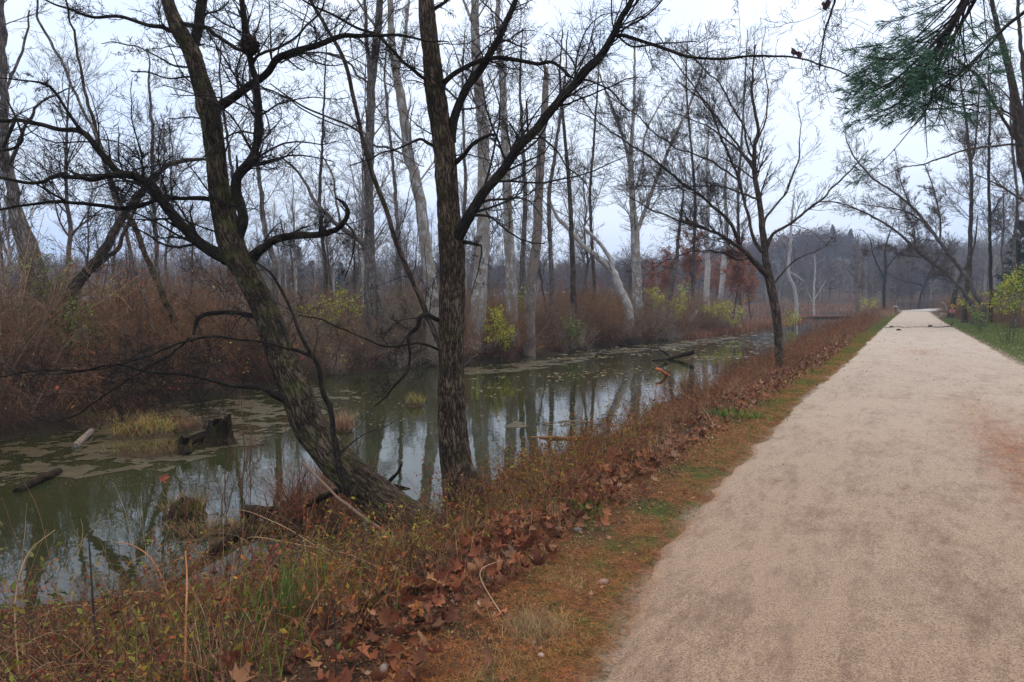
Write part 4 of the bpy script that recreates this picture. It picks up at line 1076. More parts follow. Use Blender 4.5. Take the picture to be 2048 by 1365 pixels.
# ================================================================ UNDERGROWTH
# distant wooded hills: uncountable, one mass
rng = np.random.default_rng(51)
def fuzzy(seed, k=46):
    r = np.random.default_rng(seed); V = []; T = []
    def sl(a, b, w):
        n = len(V); d = b - a; s = np.cross(d, r.normal(size=3)); s = s / np.linalg.norm(s) * w
        V.extend([a - s, a + s, b]); T.append([n, n + 1, n + 2])
    sl(np.array([0, 0, -.1]), np.array([0, 0, .8]), .016); sl(np.array([0, 0, -.1]), np.array([.03, 0, .7]), .016)
    for i in range(k):
        a = np.array([0, 0, r.uniform(.25, .75)]); d = r.normal(size=3) * [.24, .24, .14] + [0, 0, .2]
        b = a + d; b[2] = min(b[2], 1.0); sl(a, b, .006)
        for j in range(3):
            c = a + (b - a) * r.uniform(.3, 1); sl(c, c + r.normal(size=3) * [.09, .09, .07] + [0, 0, .05], .005)
    return np.array(V), np.array(T)
acc = Acc()
K = 2600
yy = 150 + 230 * rng.random(K) ** .8; xx = rng.uniform(-.85, .95, K) * yy
uu, vv = UV(xx, yy); k_ = (uu > 178) | (vv > v_far(uu) + 12); k_ &= ~((vv < 8) & (uu < 150))
xx, yy = xx[k_], yy[k_]
pos = np.stack([xx, yy, H(xx, yy) - .3], 1)
colr = pick(rng, [(.085, .068, .066), (.11, .085, .08), (.07, .055, .06), (.10, .065, .05)], len(xx), .2)
rd = rng.random(len(xx)) < .07; colr[rd] = pick(rng, [(.20, .075, .05), (.17, .09, .06)], rd.sum())
wh = rng.random(len(xx)) < .05; colr[wh] = (.30, .29, .29)
for s in range(3):
    V_, T_ = fuzzy(400 + s); q = np.arange(len(xx)) % 3 == s
    scatter(acc, V_, T_, rng, pos[q], rng.uniform(8, 14, q.sum()), colr[q], flat=.04)
# rusty and evergreen crowns along the hill's crest
def puff(n, pal, x, y, h, w_, size):
    z = H(x, y); M = len(x) * n
    c = np.repeat(np.stack([x, y, z + h * .62], 1), n, 0)
    d = nrm(rng.normal(size=(M, 3))) * rng.random((M, 1)) ** .4 * np.array([w_, w_, h * .42])
    leafquads(acc, rng, c + d, rng.uniform(.6, 1.3, M) * size, np.repeat(pick(rng, pal, len(x), .2), n, 0) * rng.uniform(.7, 1.3, (M, 1)), asp=.7)
a_ = rng.uniform(.28, .47, 60); y_ = rng.uniform(245, 300, 60); puff(60, [(.17, .055, .045), (.15, .07, .05)], a_ * y_, y_, 12, 4, .9)
a_ = rng.uniform(.16, .34, 40); y_ = rng.uniform(150, 220, 40); puff(60, [(.17, .06, .04), (.13, .06, .04)], a_ * y_, y_, 10, 3.5, .8)
a_ = rng.uniform(-.6, -.05, 60); y_ = rng.uniform(170, 260, 60); puff(50, [(.13, .06, .05), (.05, .07, .05), (.11, .08, .06)], a_ * y_, y_, 9, 3.5, .8)
tag(acc.build("wooded_hill", M_TWIG), "bluish brown leafless woods covering the distant hills", "woods", kind="stuff")
for i, (px, Yd, s) in enumerate([(1664, 286, 1.05), (1678, 280, .9), (1700, 284, 1.0), (1712, 288, .85), (1690, 292, .8), (1655, 290, .8)]):
    x, y, _ = W(px, 500, Yd)
    place(CON[i % 2], "pine_tree", "small dark evergreen standing on the crest of the far hill", "tree", "evergreens on the far hill's crest", x, y, i * 1.3, s)

# thicket of bare brambles and shrubs on the far bank
def shrub(seed, h=2.0, stems=16, s1=5, s2=5, droop=.0, rad=.012):
    r = np.random.default_rng(seed)
    n = 7
    az = r.uniform(0, 6.28, stems); tl = r.uniform(.05, .75, stems)
    d = np.stack([np.cos(az) * np.sin(tl), np.sin(az) * np.sin(tl), np.cos(tl)], 1)
    p = np.stack([r.normal(0, .25, stems), r.normal(0, .25, stems), 0 * az - .1], 1)
    L = h * r.uniform(.6, 1.15, stems) / (n - 1); P = [p]
    for k in range(n - 1):
        d = nrm(d + r.normal(0, .13, d.shape) + np.array([0, 0, -droop * k / n])); P.append(P[-1] + d * L[:, None])
    P = np.stack(P, 1); R = rad * np.linspace(1, .35, n)[None] * r.uniform(.5, 1.1, (stems, 1))
    a = [(P, R)]
    p, q = grow(r, P, R, stems * s1, .25, .55, 20, 60, 5, .16, .0, rr=.55, t0=.1, rmin=.0035); a.append((p, q))
    p2, q2 = grow(r, p, q, stems * s1 * s2, .35, .8, 20, 60, 4, .18, -.01, rr=.6, t0=.1, rmin=.003); a.append((p2, q2))
    acc = Acc()
    for x, y in a: tubes(acc, x, y, 3)
    V = np.concatenate(acc.v); F = np.concatenate(acc.f4)
    tips = np.concatenate([p2[:, 1:].reshape(-1, 3), p[:, 2:].reshape(-1, 3)])
    return V, F, tips
SH = [shrub(500 + i, [2.1, 1.7, 2.4, 1.6, 2.0][i], 13, 5, 5, [.05, .12, .03, .2, .08][i]) for i in range(5)]
TW_PAL = [(.21, .12, .070), (.26, .155, .085), (.17, .12, .09), (.31, .21, .14), (.20, .12, .085), (.24, .21, .17)]
LF_PAL = [(.34, .09, .05), (.40, .14, .06), (.42, .20, .09), (.24, .10, .06), (.34, .21, .09), (.36, .32, .08), (.30, .30, .06)]
def thicket(name, label, u0, u1, vfun, K, smin, smax, seed, leaves=26, leaf=(.05, .10), pal=TW_PAL, lpal=LF_PAL, cat="thicket", keep=None):
    rng = np.random.default_rng(seed)
    u = rng.uniform(u0, u1, K); v = vfun(u, rng.random(K))
    x, y = XY(u, v)
    ok = (np.abs(x / np.maximum(y, .1)) < .95) & (y > 0)
    ok &= ~((np.abs(x / np.maximum(y, .1) - .642) < .022) & (y < 62))
    if keep is not None: ok &= keep(x, y, u, v)
    x, y = x[ok], y[ok]; K = len(x)
    pos = np.stack([x, y, H(x, y)], 1); s = rng.uniform(smin, smax, K) * (1 + .35 * fbm(x * .22, y * .22)) * np.interp(UV(x, y)[0], [4, 16], [1.25, 1])
    hue = fbm(x * .35 + 4, y * .35) * 1.3 + .5 + rng.normal(0, .12, K); dn = np.clip(.5 + 1.6 * fbm(x * .3 - 7, y * .3 + 3), .08, 2.2)
    c = np.asarray(pal)[np.clip((hue * len(pal)).astype(int), 0, len(pal) - 1)] * rng.uniform(.7, 1.3, (K, 1)); acc = Acc(); al = []; lc = []; rz = rng.uniform(0, 6.28, K)
    for k in range(5):
        q = np.arange(K) % 5 == k
        V, Fq, tips = SH[k]
        scatter(acc, V, None, rng, pos[q], s[q], c[q], flat=.10, f4=Fq, rnd=rz[q])
        for j in np.nonzero(q)[0]:
            m_ = rng.poisson(leaves * dn[j] * 1.2)
            t_ = tips[rng.integers(0, len(tips), m_)] * s[j]
            al.append(t_ @ rotz(rz[j]).T + pos[j]); lc.append(pick(rng, [lpal[int(np.clip(hue[j] * len(lpal), 0, len(lpal) - 1))], lpal[rng.integers(0, len(lpal))]], m_, .35))
    al = np.concatenate(al); lc = np.concatenate(lc)
    leafquads(acc, rng, al, rng.uniform(*leaf, len(al)), lc, asp=.6)
    return tag(acc.build(name, M_TWIG), label, cat, kind="stuff")
thicket("bank_thicket", "dense reddish brown bare thicket along the canal's far bank", -12, 78,
        lambda u, r: v_far(u) + .5 + 13 * r ** 1.25, 1000, .8, 1.42, 61)
thicket("back_thicket", "low brown undergrowth filling the woods floor behind the far bank", -10, 150,
        lambda u, r: v_far(u) + 13 + 42 * r, 420, .8, 1.3, 62, leaves=14, leaf=(.09, .16))
thicket("overhanging_brambles", "dark drooping brambles hanging over the far waterline", -12, 74,
        lambda u, r: v_far(u) - .1 + .9 * r, 260, .34, .6, 63, leaves=16, pal=[(.09, .055, .04), (.13, .08, .06), (.08, .06, .05), (.26, .22, .19), (.34, .30, .27)])
thicket("right_thicket", "brown leafless undergrowth at the foot of the woods right of the path", 14, 108,
        lambda u, r: v_path_right(u) - 3.7 + (u > 58) * 2.4 - 17 * r ** 1.3, 700, .6, 1.25, 64, leaves=26)
thicket("pond_brush", "low brown brush on the pond's far shore", 141, 190, lambda u, r: -4 + 56 * r, 170, .7, 1.3, 65, leaves=20, leaf=(.1, .18))
thicket("path_end_thicket", "grey brown thicket closing the view behind the footbridge", 152, 185, lambda u, r: -45 + 55 * r, 110, 1.0, 2.0, 66, leaves=14, leaf=(.1, .18))
# rust coloured flattened marsh grass
rng = np.random.default_rng(67)
acc = Acc()
def patch_blades(cx, cy, rx, ry, M, h, pal, wdt, lean, ang=0.0):
    a = rng.uniform(0, 6.28, M); r = np.sqrt(rng.random(M))
    x = cx + r * np.cos(a) * rx; y = cy + r * np.sin(a) * ry
    z = np.maximum(H(x, y), WATER)
    blades(acc, rng, np.stack([x, y, z], 1), rng.uniform(.5, 1.1, M) * h, wdt, lean, pick(rng, pal, M), seg=3)
RUSTG = [(.24, .105, .065), (.30, .15, .09), (.18, .08, .05), (.34, .20, .13)]
for (a, b) in [(1385, 665), (1420, 662), (1455, 657), (1350, 672), (1490, 652)]:
    p = G(a, b, WATER + .1); patch_blades(p[0], p[1], 2.6, 2.0, 1500, .75, RUSTG, .022, .8)
for (a, b) in [(1580, 634), (1610, 633), (1560, 640), (1530, 645)]:
    p = G(a, b, WATER + .1); patch_blades(p[0], p[1], 4, 4, 700, .6, RUSTG, .04, .8)
for a in np.linspace(142, 160, 12):
    for b in (8, 16, 24, 32):
        x, y = XY(a, b); patch_blades(x, y, 5, 3, 200, 1.0, RUSTG + [(.36, .27, .17)], .09, .5)
tag(acc.build("marsh_grass", M_DRY), "flattened rust coloured marsh grass at the far waterline", "grass", kind="stuff")

# shrubs that still carry yellow green leaves: one can count them
def leafy_shrub(label, px, py, Yd, wd, ht, pal, n=900, leaf=(.05, .10), name="leafy_shrub", stems=9, group="yellow green shrubs"):
    c = W(px, py, Yd); x, y = c[0], c[1]; gz = float(H(x, y))
    root = empty(name, (x, y, gz), label, "shrub", group)
    r = np.random.default_rng(int(px * 7 + py))
    k = 8; az = r.uniform(0, 6.28, stems)
    top = np.stack([c[0] + np.cos(az) * wd * r.uniform(.1, .5, stems), c[1] + np.sin(az) * wd * r.uniform(.1, .5, stems), c[2] + ht * r.uniform(-.2, .5, stems)], 1)
    b = np.array([x, y, gz - .1]) + r.normal(0, .08, (stems, 3)) * [1, 1, 0]
    t = np.linspace(0, 1, k)[None, :, None]
    P = b[:, None] * (1 - t) + top[:, None] * t + np.sin(t * math.pi) * r.normal(0, .12, (stems, 1, 3))
    R = np.linspace(.013, .004, k)[None] * np.ones((stems, 1))
    a = Acc(); tubes(a, P, R, 4, col=(.10, .075, .055))
    p, q = grow(r, P, R, stems * 9, .18, .4, 30, 70, 6, .15, .02, rr=.6, t0=.45, rmin=.003); tubes(a, p, q, 3, col=(.10, .07, .055))
    a.build("stem", M_TWIG, root, origin=root.location)
    i = r.integers(0, len(p), n); j = r.integers(1, 6, n)
    a = Acc(); leafquads(a, r, p[i, j] + r.normal(0, .05, (n, 3)), r.uniform(*leaf, n), pick(r, pal, n), asp=.6, up=.6)
    a.build("leaves", M_LEAF, root, origin=root.location)
YG = [(.40, .44, .05), (.50, .50, .07), (.32, .40, .05), (.54, .46, .08)]
GG = [(.12, .22, .04), (.17, .27, .05), (.24, .30, .06)]
for a in [("bright yellow green shrub just right of the upright tree, on the far waterline", 1000, 655, 27.5, 1.5, 1.4, YG, 1300, (.06, .12)),
          ("yellow green shrub left of the forked grey tree, top of the thicket", 678, 598, 27, 2.2, .7, YG, 1000, (.06, .12)),
          ("small yellow shrub at the left of the forked tree, lower in the thicket", 612, 632, 25, 1.1, .8, YG, 450, (.06, .11)),
          ("small green shrub on the slope right of the dead snag", 1142, 645, 33, 1.4, .7, GG, 500, (.07, .12)),
          ("tall yellow shrub below the rusty oaks, beside the slanting grey tree", 1338, 600, 45, 3.0, 2.0, YG, 1500, (.09, .16)),
          ("low yellow shrub between the two white trunks", 1420, 612, 51, 2.2, 1.0, YG, 700, (.09, .16)),
          ("yellow shrub right of the tilted white trunk", 1468, 618, 52, 1.8, 1.4, YG, 600, (.09, .16)),
          ("thin yellow green shrub between the snag and slim sycamore", 1045, 600, 33, 1.0, 1.6, YG, 300, (.07, .12)),
          ("green leaved vine clump climbing at the thicket's left end", 98, 545, 15.5, 1.1, .7, GG, 420, (.05, .09)),
          ("fresh green shrub at the foot of the bent brown tree", 160, 628, 15, .8, .6, GG, 450, (.05, .09)),
          ("yellow green shrub behind the leaning tree's lowest fork", 250, 590, 20, 1.6, .8, YG, 500, (.06, .10)),
          ("orange leaved shrub right of the bent brown tree", 292, 610, 19, 1.2, .7, [(.34, .12, .05), (.28, .08, .05)], 260, (.05, .09)),
          ("large yellow green shrub at the right edge beyond the lawn", 2022, 575, 27, 2.0, 1.1, YG + GG, 1700, (.06, .11)),
          ("yellow shrub under the leaning trees at right, behind the signs", 1930, 590, 50, 2.4, .9, YG, 450, (.08, .14)),
          ("low green shrub at the lawn's back edge on the right", 1965, 628, 36, 1.6, .5, GG, 360, (.06, .11)),
          ("faint yellow shrub on the pond's shore left of the dark crooked tree", 1738, 602, 110, 4.0, 2.4, YG, 500, (.16, .26)),
          ("small yellow shrub at the bend of the far bank near the pond", 1588, 632, 60, 2.0, 1.1, YG, 350, (.10, .18)),
          ("red berried twiggy shrub twined round the bent brown tree", 262, 492, 15, .8, .9, [(.45, .05, .03), (.5, .09, .04)], 240, (.03, .05))]:
    leafy_shrub(*a[:7], n=a[7], leaf=a[8])

# near bank brush: dry stems, straw and seedlings between the path's litter and the water
rng = np.random.default_rng(71)
acc = Acc()
def zone(M, u0, u1, a0, a1, pw=1.0):
    """points on the near bank; a runs 0 at the path's edge .. 1 at the water line"""
    u = u0 + (u1 - u0) * rng.random(M) ** pw; a = rng.uniform(a0, a1, M)
    v = v_path_left(u) + a * (np.minimum(v_near(u), 5.2 + 0 * u) - v_path_left(u))
    v = np.where(a > 1, v_near(u) + (a - 1) * 3, v)
    x, y = XY(u, v)
    ok = (np.abs(x / np.maximum(y, .1)) < .9) & (y > 1.9)
    x, y, u, a = x[ok], y[ok], u[ok], a[ok]
    return np.stack([x, y, H(x, y)], 1), u, a
STEM = [(.24, .10, .05), (.30, .16, .085), (.14, .065, .04), (.34, .22, .13), (.09, .045, .03), (.22, .07, .04), (.07, .045, .035)]
def arcs(M, pts, lmin, lmax, rad, pal, n=9, droop=.16, tl=.75, sides=3, grow_n=1.5, leaves=None):
    az = rng.uniform(0, 6.28, M); t = rng.uniform(.05, tl, M)
    d = np.stack([np.cos(az) * np.sin(t), np.sin(az) * np.sin(t), np.cos(t)], 1); P = [pts - [0, 0, .03]]
    L = rng.uniform(lmin, lmax, M) / (n - 1); dr = rng.uniform(.3, 1.5, M)[:, None] * droop
    for k in range(n - 1):
        d = nrm(d + rng.normal(0, .06, d.shape) + dr * np.array([0, 0, -1.0])); q = P[-1] + d * L[:, None]
        q[:, 2] = np.maximum(q[:, 2], WATER + .02)
        P.append(q)
    P = np.stack(P, 1); R = np.linspace(1, .4, n)[None] * rng.uniform(.6, 1.2, (M, 1)) * rad
    c = pick(rng, pal, M)
    tubes(acc, P, R, sides, col=c)
    if grow_n:
        p, r = grow(rng, P, R, int(M * grow_n), .15, .45, 25, 65, 5, .15, -.02, rr=.65, t0=.2, rmin=rad * .35)
        tubes(acc, p, r, 3, col=pick(rng, pal, len(p)))
        return P, p
    return P, P
pts, u, a = zone(2800, .3, 9, .28, .98); P1, p1 = arcs(len(pts), pts, .22, .72, .0022, STEM, grow_n=3)
pts, u, a = zone(420, .2, 7, .70, 1.02); Pl, pl = arcs(len(pts), pts, .5, 1.15, .0021, [(.42, .28, .17), (.36, .20, .11), (.26, .11, .06), (.5, .36, .22), (.10, .06, .045)], n=12, droop=.20, tl=1.1, grow_n=1.0)
pts, u, a = zone(700, .3, 6, .34, .9); arcs(len(pts), pts, .12, .4, .0028, [(.10, .06, .04), (.07, .045, .035), (.2, .09, .05)], n=6, droop=.1, tl=.6, grow_n=4)
pts, u, a = zone(1600, 9, 24, .26, 1.02); P2, p2 = arcs(len(pts), pts, .3, .85, .0032, STEM, n=7, grow_n=3)
pts, u, a = zone(1700, 24, 60, .22, 1.0); P3, p3 = arcs(len(pts), pts, .35, .9, .006, STEM, n=6, grow_n=3)
pts, u, a = zone(900, 60, 108, .28, 1.3); P4, p4 = arcs(len(pts), pts, .5, 1.3, .011, STEM + [(.2, .15, .14)], n=6, grow_n=3)
tag(acc.build("bank_brush", M_TWIG), "tangle of thin dry reddish stems along the near bank", "brush", kind="stuff")
# long tan canes arching above the tangle: single ones
CANE = [[(205, 1365), (190, 1250), (182, 1140), (176, 1045)], [(370, 1365), (372, 1240), (374, 1160), (371, 1102)], [(348, 1245), (330, 1170), (300, 1115), (262, 1090), (230, 1085)],
        [(95, 1100), (60, 1082), (150, 1085), (240, 1160), (252, 1195)], [(780, 1150), (700, 1110), (600, 1090), (520, 1075), (480, 1078)], [(720, 1150), (620, 1085), (560, 1050), (480, 1020), (438, 1040)],
        [(622, 1180), (615, 1120), (607, 1080)], [(1010, 1240), (960, 1150), (1000, 1120)], [(1430, 862), (1400, 810), (1320, 770), (1250, 780), (1180, 850)], [(1255, 875), (1245, 830), (1235, 795)],
        [(670, 1370), (672, 1290), (666, 1200)], [(40, 1365), (30, 1210), (55, 1110), (110, 1060)]]
cl = ["straight dark cane standing upright near the bottom left corner", "straight pale orange cane upright above the bottom left brush", "orange cane curling over to the left", "tan arched cane at the far left of the brush",
      "long tan stalk reaching left over the water under the brush pile", "long pale straw stalk slanting up to the left over the water", "short thin white stalk on the bank below the leaning tree", "bent tan grass stalk by the large dead leaves",
      "thin arching bramble over the water right of the upright tree", "short broken stalk standing in the bramble arch", "thin dark stem rising from the green grass at the bottom", "pale arching stem at the left picture edge"]
for pts_, lb in zip(CANE, cl):
    b = hit(*pts_[0]) if pts_[0][1] > 860 else W(*pts_[0], 12.5)
    Y0 = max(b[1], 2.35) if pts_[0][1] > 860 else 12.5
    rr = .0058 if 'cane' in lb else .0038
    if Y0 > 10: rr = .007
    rows = []
    for k, p in enumerate(pts_):
        rows.append([*W(p[0], p[1], Y0 + .12 * k), rr * (1 - .6 * k / len(pts_))])
    gz = float(H(rows[0][0], rows[0][1]))
    rows = [[rows[0][0], rows[0][1], min(gz, rows[0][2]) - .03, rr]] + rows
    q = catmull(np.array(rows), 40); a2 = Acc()
    c = (.03, .028, .03) if 'dark' in lb else ((.42, .20, .10) if 'orange' in lb else (.40, .28, .17))
    tubes(a2, q[:, :3], q[:, 3], 6, col=c)
    tag(a2.build("dry_cane", M_TWIG, origin=q[0, :3]), lb, "stalk", "dry canes on the near bank")

# leaves on the tangle
acc = Acc()
HERB = [(.11, .15, .025), (.18, .21, .03), (.32, .22, .03), (.32, .085, .03), (.20, .05, .03), (.38, .15, .04), (.12, .055, .03), (.08, .045, .03), (.26, .19, .04)]
def on(P, M, size, pal, asp=.5, off=.01):
    i = rng.integers(0, len(P), M); k = rng.integers(1, P.shape[1], M)
    leafquads(acc, rng, P[i, k] + rng.normal(0, off, (M, 3)), rng.uniform(*size, M), pick(rng, pal, M, .35), asp=asp, up=.25, fold=.5)
on(p1, 13000, (.012, .040), HERB); on(P1, 2600, (.02, .055), HERB)
on(p2, 5000, (.02, .045), HERB[3:]); on(p3, 4200, (.03, .07), HERB[3:]); on(p4, 3500, (.05, .11), HERB[3:])
tag(acc.build("bramble_leaves", M_LEAF), "small green, yellow and red leaves scattered through the bank brush", "leaves", kind="stuff")

# dry and green grass on the bank
acc = Acc()
STRAW = [(.34, .22, .12), (.24, .14, .075), (.40, .28, .16), (.20, .105, .06), (.15, .075, .045)]
GRN = [(.11, .17, .025), (.16, .21, .035), (.08, .13, .025)]
def clumps(M, per, u0, u1, a0, a1, h, wdt, lean, pal, spread=.09, seg=4, pw=1.0):
    pts, u, a = zone(M, u0, u1, a0, a1, pw)
    M = len(pts); b = np.repeat(pts, per, 0) + rng.normal(0, spread, (M * per, 3)) * [1, 1, 0]
    b[:, 2] = H(b[:, 0], b[:, 1]) - .01
    c = np.repeat(pick(rng, pal, M, .15), per, 0) * rng.uniform(.7, 1.3, (M * per, 1))
    blades(acc, rng, b, rng.uniform(.45, 1.1, M * per) * h, wdt, lean, c, seg=seg)
clumps(300, 26, 3.0, 10, .24, .95, .25, .004, 1.0, STRAW)
clumps(70, 24, .8, 4.5, .32, 1.0, .34, .0045, .9, STRAW)
clumps(34, 22, 1.0, 5, .3, .7, .30, .006, .6, GRN + [(.2, .2, .04)])
clumps(320, 18, 9, 26, .34, .95, .36, .006, .8, STRAW + [(.24, .12, .08)] * 3, .12)
clumps(420, 16, 26, 70, .25, .95, .5, .012, .7, STRAW + [(.24, .12, .08)] * 4, .25)
clumps(300, 14, 70, 106, .20, 1.2, .8, .03, .6, STRAW + [(.26, .18, .14)] * 3, .4)
tag(acc.build("bank_grass", M_DRY), "pale dry grass tufts on the near bank", "grass", kind="stuff")

# single showy tufts
def tuft(label, px, py, n, h, wdt, lean, pal, spread, group=None, z=None, seg=5, name="grass_tuft", sq=1.0):
    p = hit(px, py) if z is None else G(px, py, z)
    a = Acc(); r = rng
    b = np.array(p) + r.normal(0, spread, (n, 3)) * [1, sq, 0]
    if z is None: b[:, 2] = H(b[:, 0], b[:, 1]) - .01
    blades(a, r, b, r.uniform(.5, 1.1, n) * h, wdt, lean, pick(r, pal, n), seg=seg)
    return tag(a.build(name, M_LEAF if pal is GRN2 else M_DRY, origin=p), label, "grass tuft", group)
GRN2 = [(.07, .17, .03), (.10, .22, .045), (.05, .12, .025), (.14, .24, .04)]
YGR = [(.36, .33, .09), (.46, .40, .16), (.25, .27, .06), (.30, .20, .07)]
TAN = [(.36, .27, .14), (.42, .33, .19), (.30, .20, .11), (.22, .15, .08)]
tuft("dark green grass tuft by dead leaves right of the upright tree's base", 1172, 1028, 170, .17, .006, .8, GRN2, .07)
tuft("bright green grass tuft at the verge, nearer of two by the path bend", 1452, 836, 150, .24, .010, .8, GRN2, .13)
tuft("bright green grass tuft at the verge, closer to the path bend", 1505, 838, 150, .16, .010, .9, [*GRN2], .16)
tuft("dry tan grass tuft at the bottom of the picture on the verge", 1070, 1262, 1500, .10, .0022, 1.0, TAN, .085, seg=3)
tuft("dry tan grass tuft between the dead leaves and the rusty needles", 1148, 1165, 500, .07, .0025, 1.0, TAN, .10, seg=3)
tuft("low flattened tan tuft at the bottom left of the verge", 990, 1335, 800, .07, .002, 1.1, TAN, .12, seg=3)
tuft("green grass clump with broad blades in the foreground brush", 575, 1235, 110, .42, .008, .5, GRN2, .12)
tuft("single yellow green reed tuft standing at the upright tree's right side", 955, 800, 8, 1.0, .02, .12, [(.18, .2, .03), (.22, .24, .05)], .05, z=WATER)

# verge: short grass, moss and rusty pine needles
acc = Acc()
def vz(M, u0, u1, d0, d1, pw=1.6):
    u = u0 + (u1 - u0) * rng.random(M) ** pw; v = v_path_left(u) + rng.uniform(d0, d1, M) + .12 * fbm(u * 1.5, u * 0)
    x, y = XY(u, v); ok = (y > 1.9) & (x / np.maximum(y, .1) > -.6)
    x, y, u = x[ok], y[ok], u[ok]
    return np.stack([x, y, H(x, y) + .0], 1), u
pts, u = vz(130000, 1.7, 60, -.06, .8, 2.3)
n_ = fbm(pts[:, 0] * 1.7, pts[:, 1] * 1.7) + .5 * fbm(pts[:, 0] * 6, pts[:, 1] * 6)
k_ = n_ + rng.normal(0, .25, len(n_)) > -.12; pts, u, n_ = pts[k_], u[k_], n_[k_]
M = len(pts); sc_ = np.clip(u / 7, .55, 4.5)
blades(acc, rng, pts, rng.uniform(.012, .032, M) * np.clip(sc_, .8, 2.2), .0022 * sc_, .9, pick(rng, [(.11, .17, .022), (.16, .22, .03), (.08, .13, .02), (.19, .20, .04), (.22, .18, .07)], M), seg=2)
# lawn on the right
u = 8 + 66 * rng.random(52000) ** 1.1; v = v_path_right(u) + .02 - rng.random(len(u)) ** .9 * 4.3
x, y = XY(u, v); ok = (x / y < .85); x, y, u = x[ok], y[ok], u[ok]
pts = np.stack([x, y, H(x, y)], 1); M = len(pts); sc_ = np.clip(u / 7, .9, 6)
blades(acc, rng, pts, rng.uniform(.02, .045, M) * np.clip(sc_ * .5, 1, 2), .003 * sc_, .8, pick(rng, [(.09, .15, .03), (.13, .19, .04), (.07, .12, .03), (.17, .19, .06)], M), seg=2)
# thin green line left of the path, far off
u = 22 + 85 * rng.random(16000); v = v_path_left(u) + rng.random(16000) * (.5 + u * .008)
x, y = XY(u, v); pts = np.stack([x, y, H(x, y)], 1); M = len(pts); sc_ = u / 7
blades(acc, rng, pts, rng.uniform(.04, .09, M), .0022 * sc_, .8, pick(rng, [(.11, .17, .03), (.15, .20, .04), (.20, .19, .05)], M), seg=2)
tag(acc.build("verge_grass", M_LEAF), "short green and mossy grass lining both edges of the path", "grass", kind="stuff")

acc = Acc()
def needlebed(pts, L, wd, pal):
    M = len(pts); az = rng.uniform(0, 6.28, M) ; d = np.stack([np.cos(az), np.sin(az), rng.normal(.08, .18, M)], 1)
    s = np.stack([-np.sin(az), np.cos(az), 0 * az], 1) * np.asarray(wd)[:, None] * .5; L = np.asarray(L)[:, None]
    p = pts + [0, 0, .004] + np.array([0, 0, 1.0]) * rng.uniform(0, .018, (M, 1))
    V = np.stack([p - s, p + s, p + d * L + s, p + d * L - s], 1).reshape(-1, 3)
    acc.add(V, f4=np.arange(M * 4).reshape(-1, 4), col=np.repeat(pick(rng, pal, M, .35), 4, 0))
RN = [(.40, .12, .035), (.46, .17, .05), (.28, .08, .025), (.48, .24, .09), (.20, .06, .025)]
pts, u = vz(90000, 1.5, 40, -.08, .85, 2.0)
n_ = fbm(pts[:, 0] * 1.7, pts[:, 1] * 1.7) + .5 * fbm(pts[:, 0] * 6, pts[:, 1] * 6)
k_ = n_ < .32; pts, u = pts[k_], u[k_]; sc_ = np.clip(u / 7, .6, 3)
needlebed(pts, rng.uniform(.03, .09, len(pts)), .0014 * sc_, RN)
# drifts on the path: right side and one faint patch in the middle
def drift(u0, v0, su, sv, M):
    u = rng.normal(u0, su, M); v = rng.normal(v0, sv, M); x, y = XY(u, v); ok = y > 1.8
    z = .02 + 0 * x
    return np.stack([x, y, z], 1)[ok], u[ok]
for (a, b, c_, d_, M) in [(9, -.95, .9, .20, 2600), (11.5, -.8, 1.3, .2, 1500), (24.5, -.2, 1.2, .35, 900), (7.4, -1.0, .6, .12, 1500), (10, -1.4, 1.2, .35, 1200), (3.4, .3, .6, .4, 120), (6, .2, 2, .8, 200)]:
    q, u = drift(a, b, c_, d_, M); needlebed(q, rng.uniform(.03, .085, len(q)), .0014 * np.clip(u / 6, .7, 3.6), RN)
tag(acc.build("pine_needle_litter", M_DRY), "rusty fallen pine needles strewn over the verge and path", "litter", kind="stuff")

# fallen leaves: lobed, curled
def lobed(seed):
    r = np.random.default_rng(seed)
    ang = np.radians([-90, -62, -30, -12, 12, 34, 56, 74, 90, 106, 124, 146, 168, 192, 210, 242])
    rad = np.array([.12, .42, .40, .80, .50, .92, .55, .86, 1.05, .86, .55, .92, .50, .80, .40, .42]) * r.uniform(.9, 1.1, 16)
    x, y = np.cos(ang) * rad * .5, np.sin(ang) * rad * .5
    cx, cy, cz = r.uniform(.6, 2.2), r.uniform(-1.2, 1.6), r.uniform(-.6, .6)
    def zz(x, y): return cx * x * x * 1.2 + cy * y * y + cz * x * y + .07 * np.sin(x * 14 + seed) * np.abs(y) * 2
    inner = np.stack([x * .5, y * .5], 1); outer = np.stack([x, y], 1); V = np.concatenate([[[0, 0]], inner, outer])
    V = np.column_stack([V, zz(V[:, 0], V[:, 1])])
    F3, F4 = [], []
    for k in range(16):
        j = (k + 1) % 16
        F3.append([0, 1 + k, 1 + j]); F4.append([1 + k, 17 + k, 17 + j, 1 + j])
    return V, np.array(F3), np.array(F4)
LB = [lobed(600 + i) for i in range(6)]
acc = Acc()
DL = [(.21, .095, .055), (.27, .13, .075), (.16, .065, .04), (.32, .18, .11), (.12, .05, .035), (.24, .09, .05), (.36, .23, .16)]
def leaves(pts, size, flat=.5, pal=DL):
    for k in range(6):
        q = np.arange(len(pts)) % 6 == k
        scatter(acc, LB[k][0], LB[k][1], rng, pts[q], size[q], pick(rng, pal, q.sum(), .25), flat=flat, f4=LB[k][2])
pts, u, a = zone(1100, .6, 9, .18, .95); leaves(pts + [0, 0, .02], .03 + .10 * rng.random(len(pts)) ** 1.6, .55)
pts, u, a = zone(620, 2.6, 6.8, .20, .50); leaves(pts + [0, 0, .03], rng.uniform(.05, .13, len(pts)), .75)
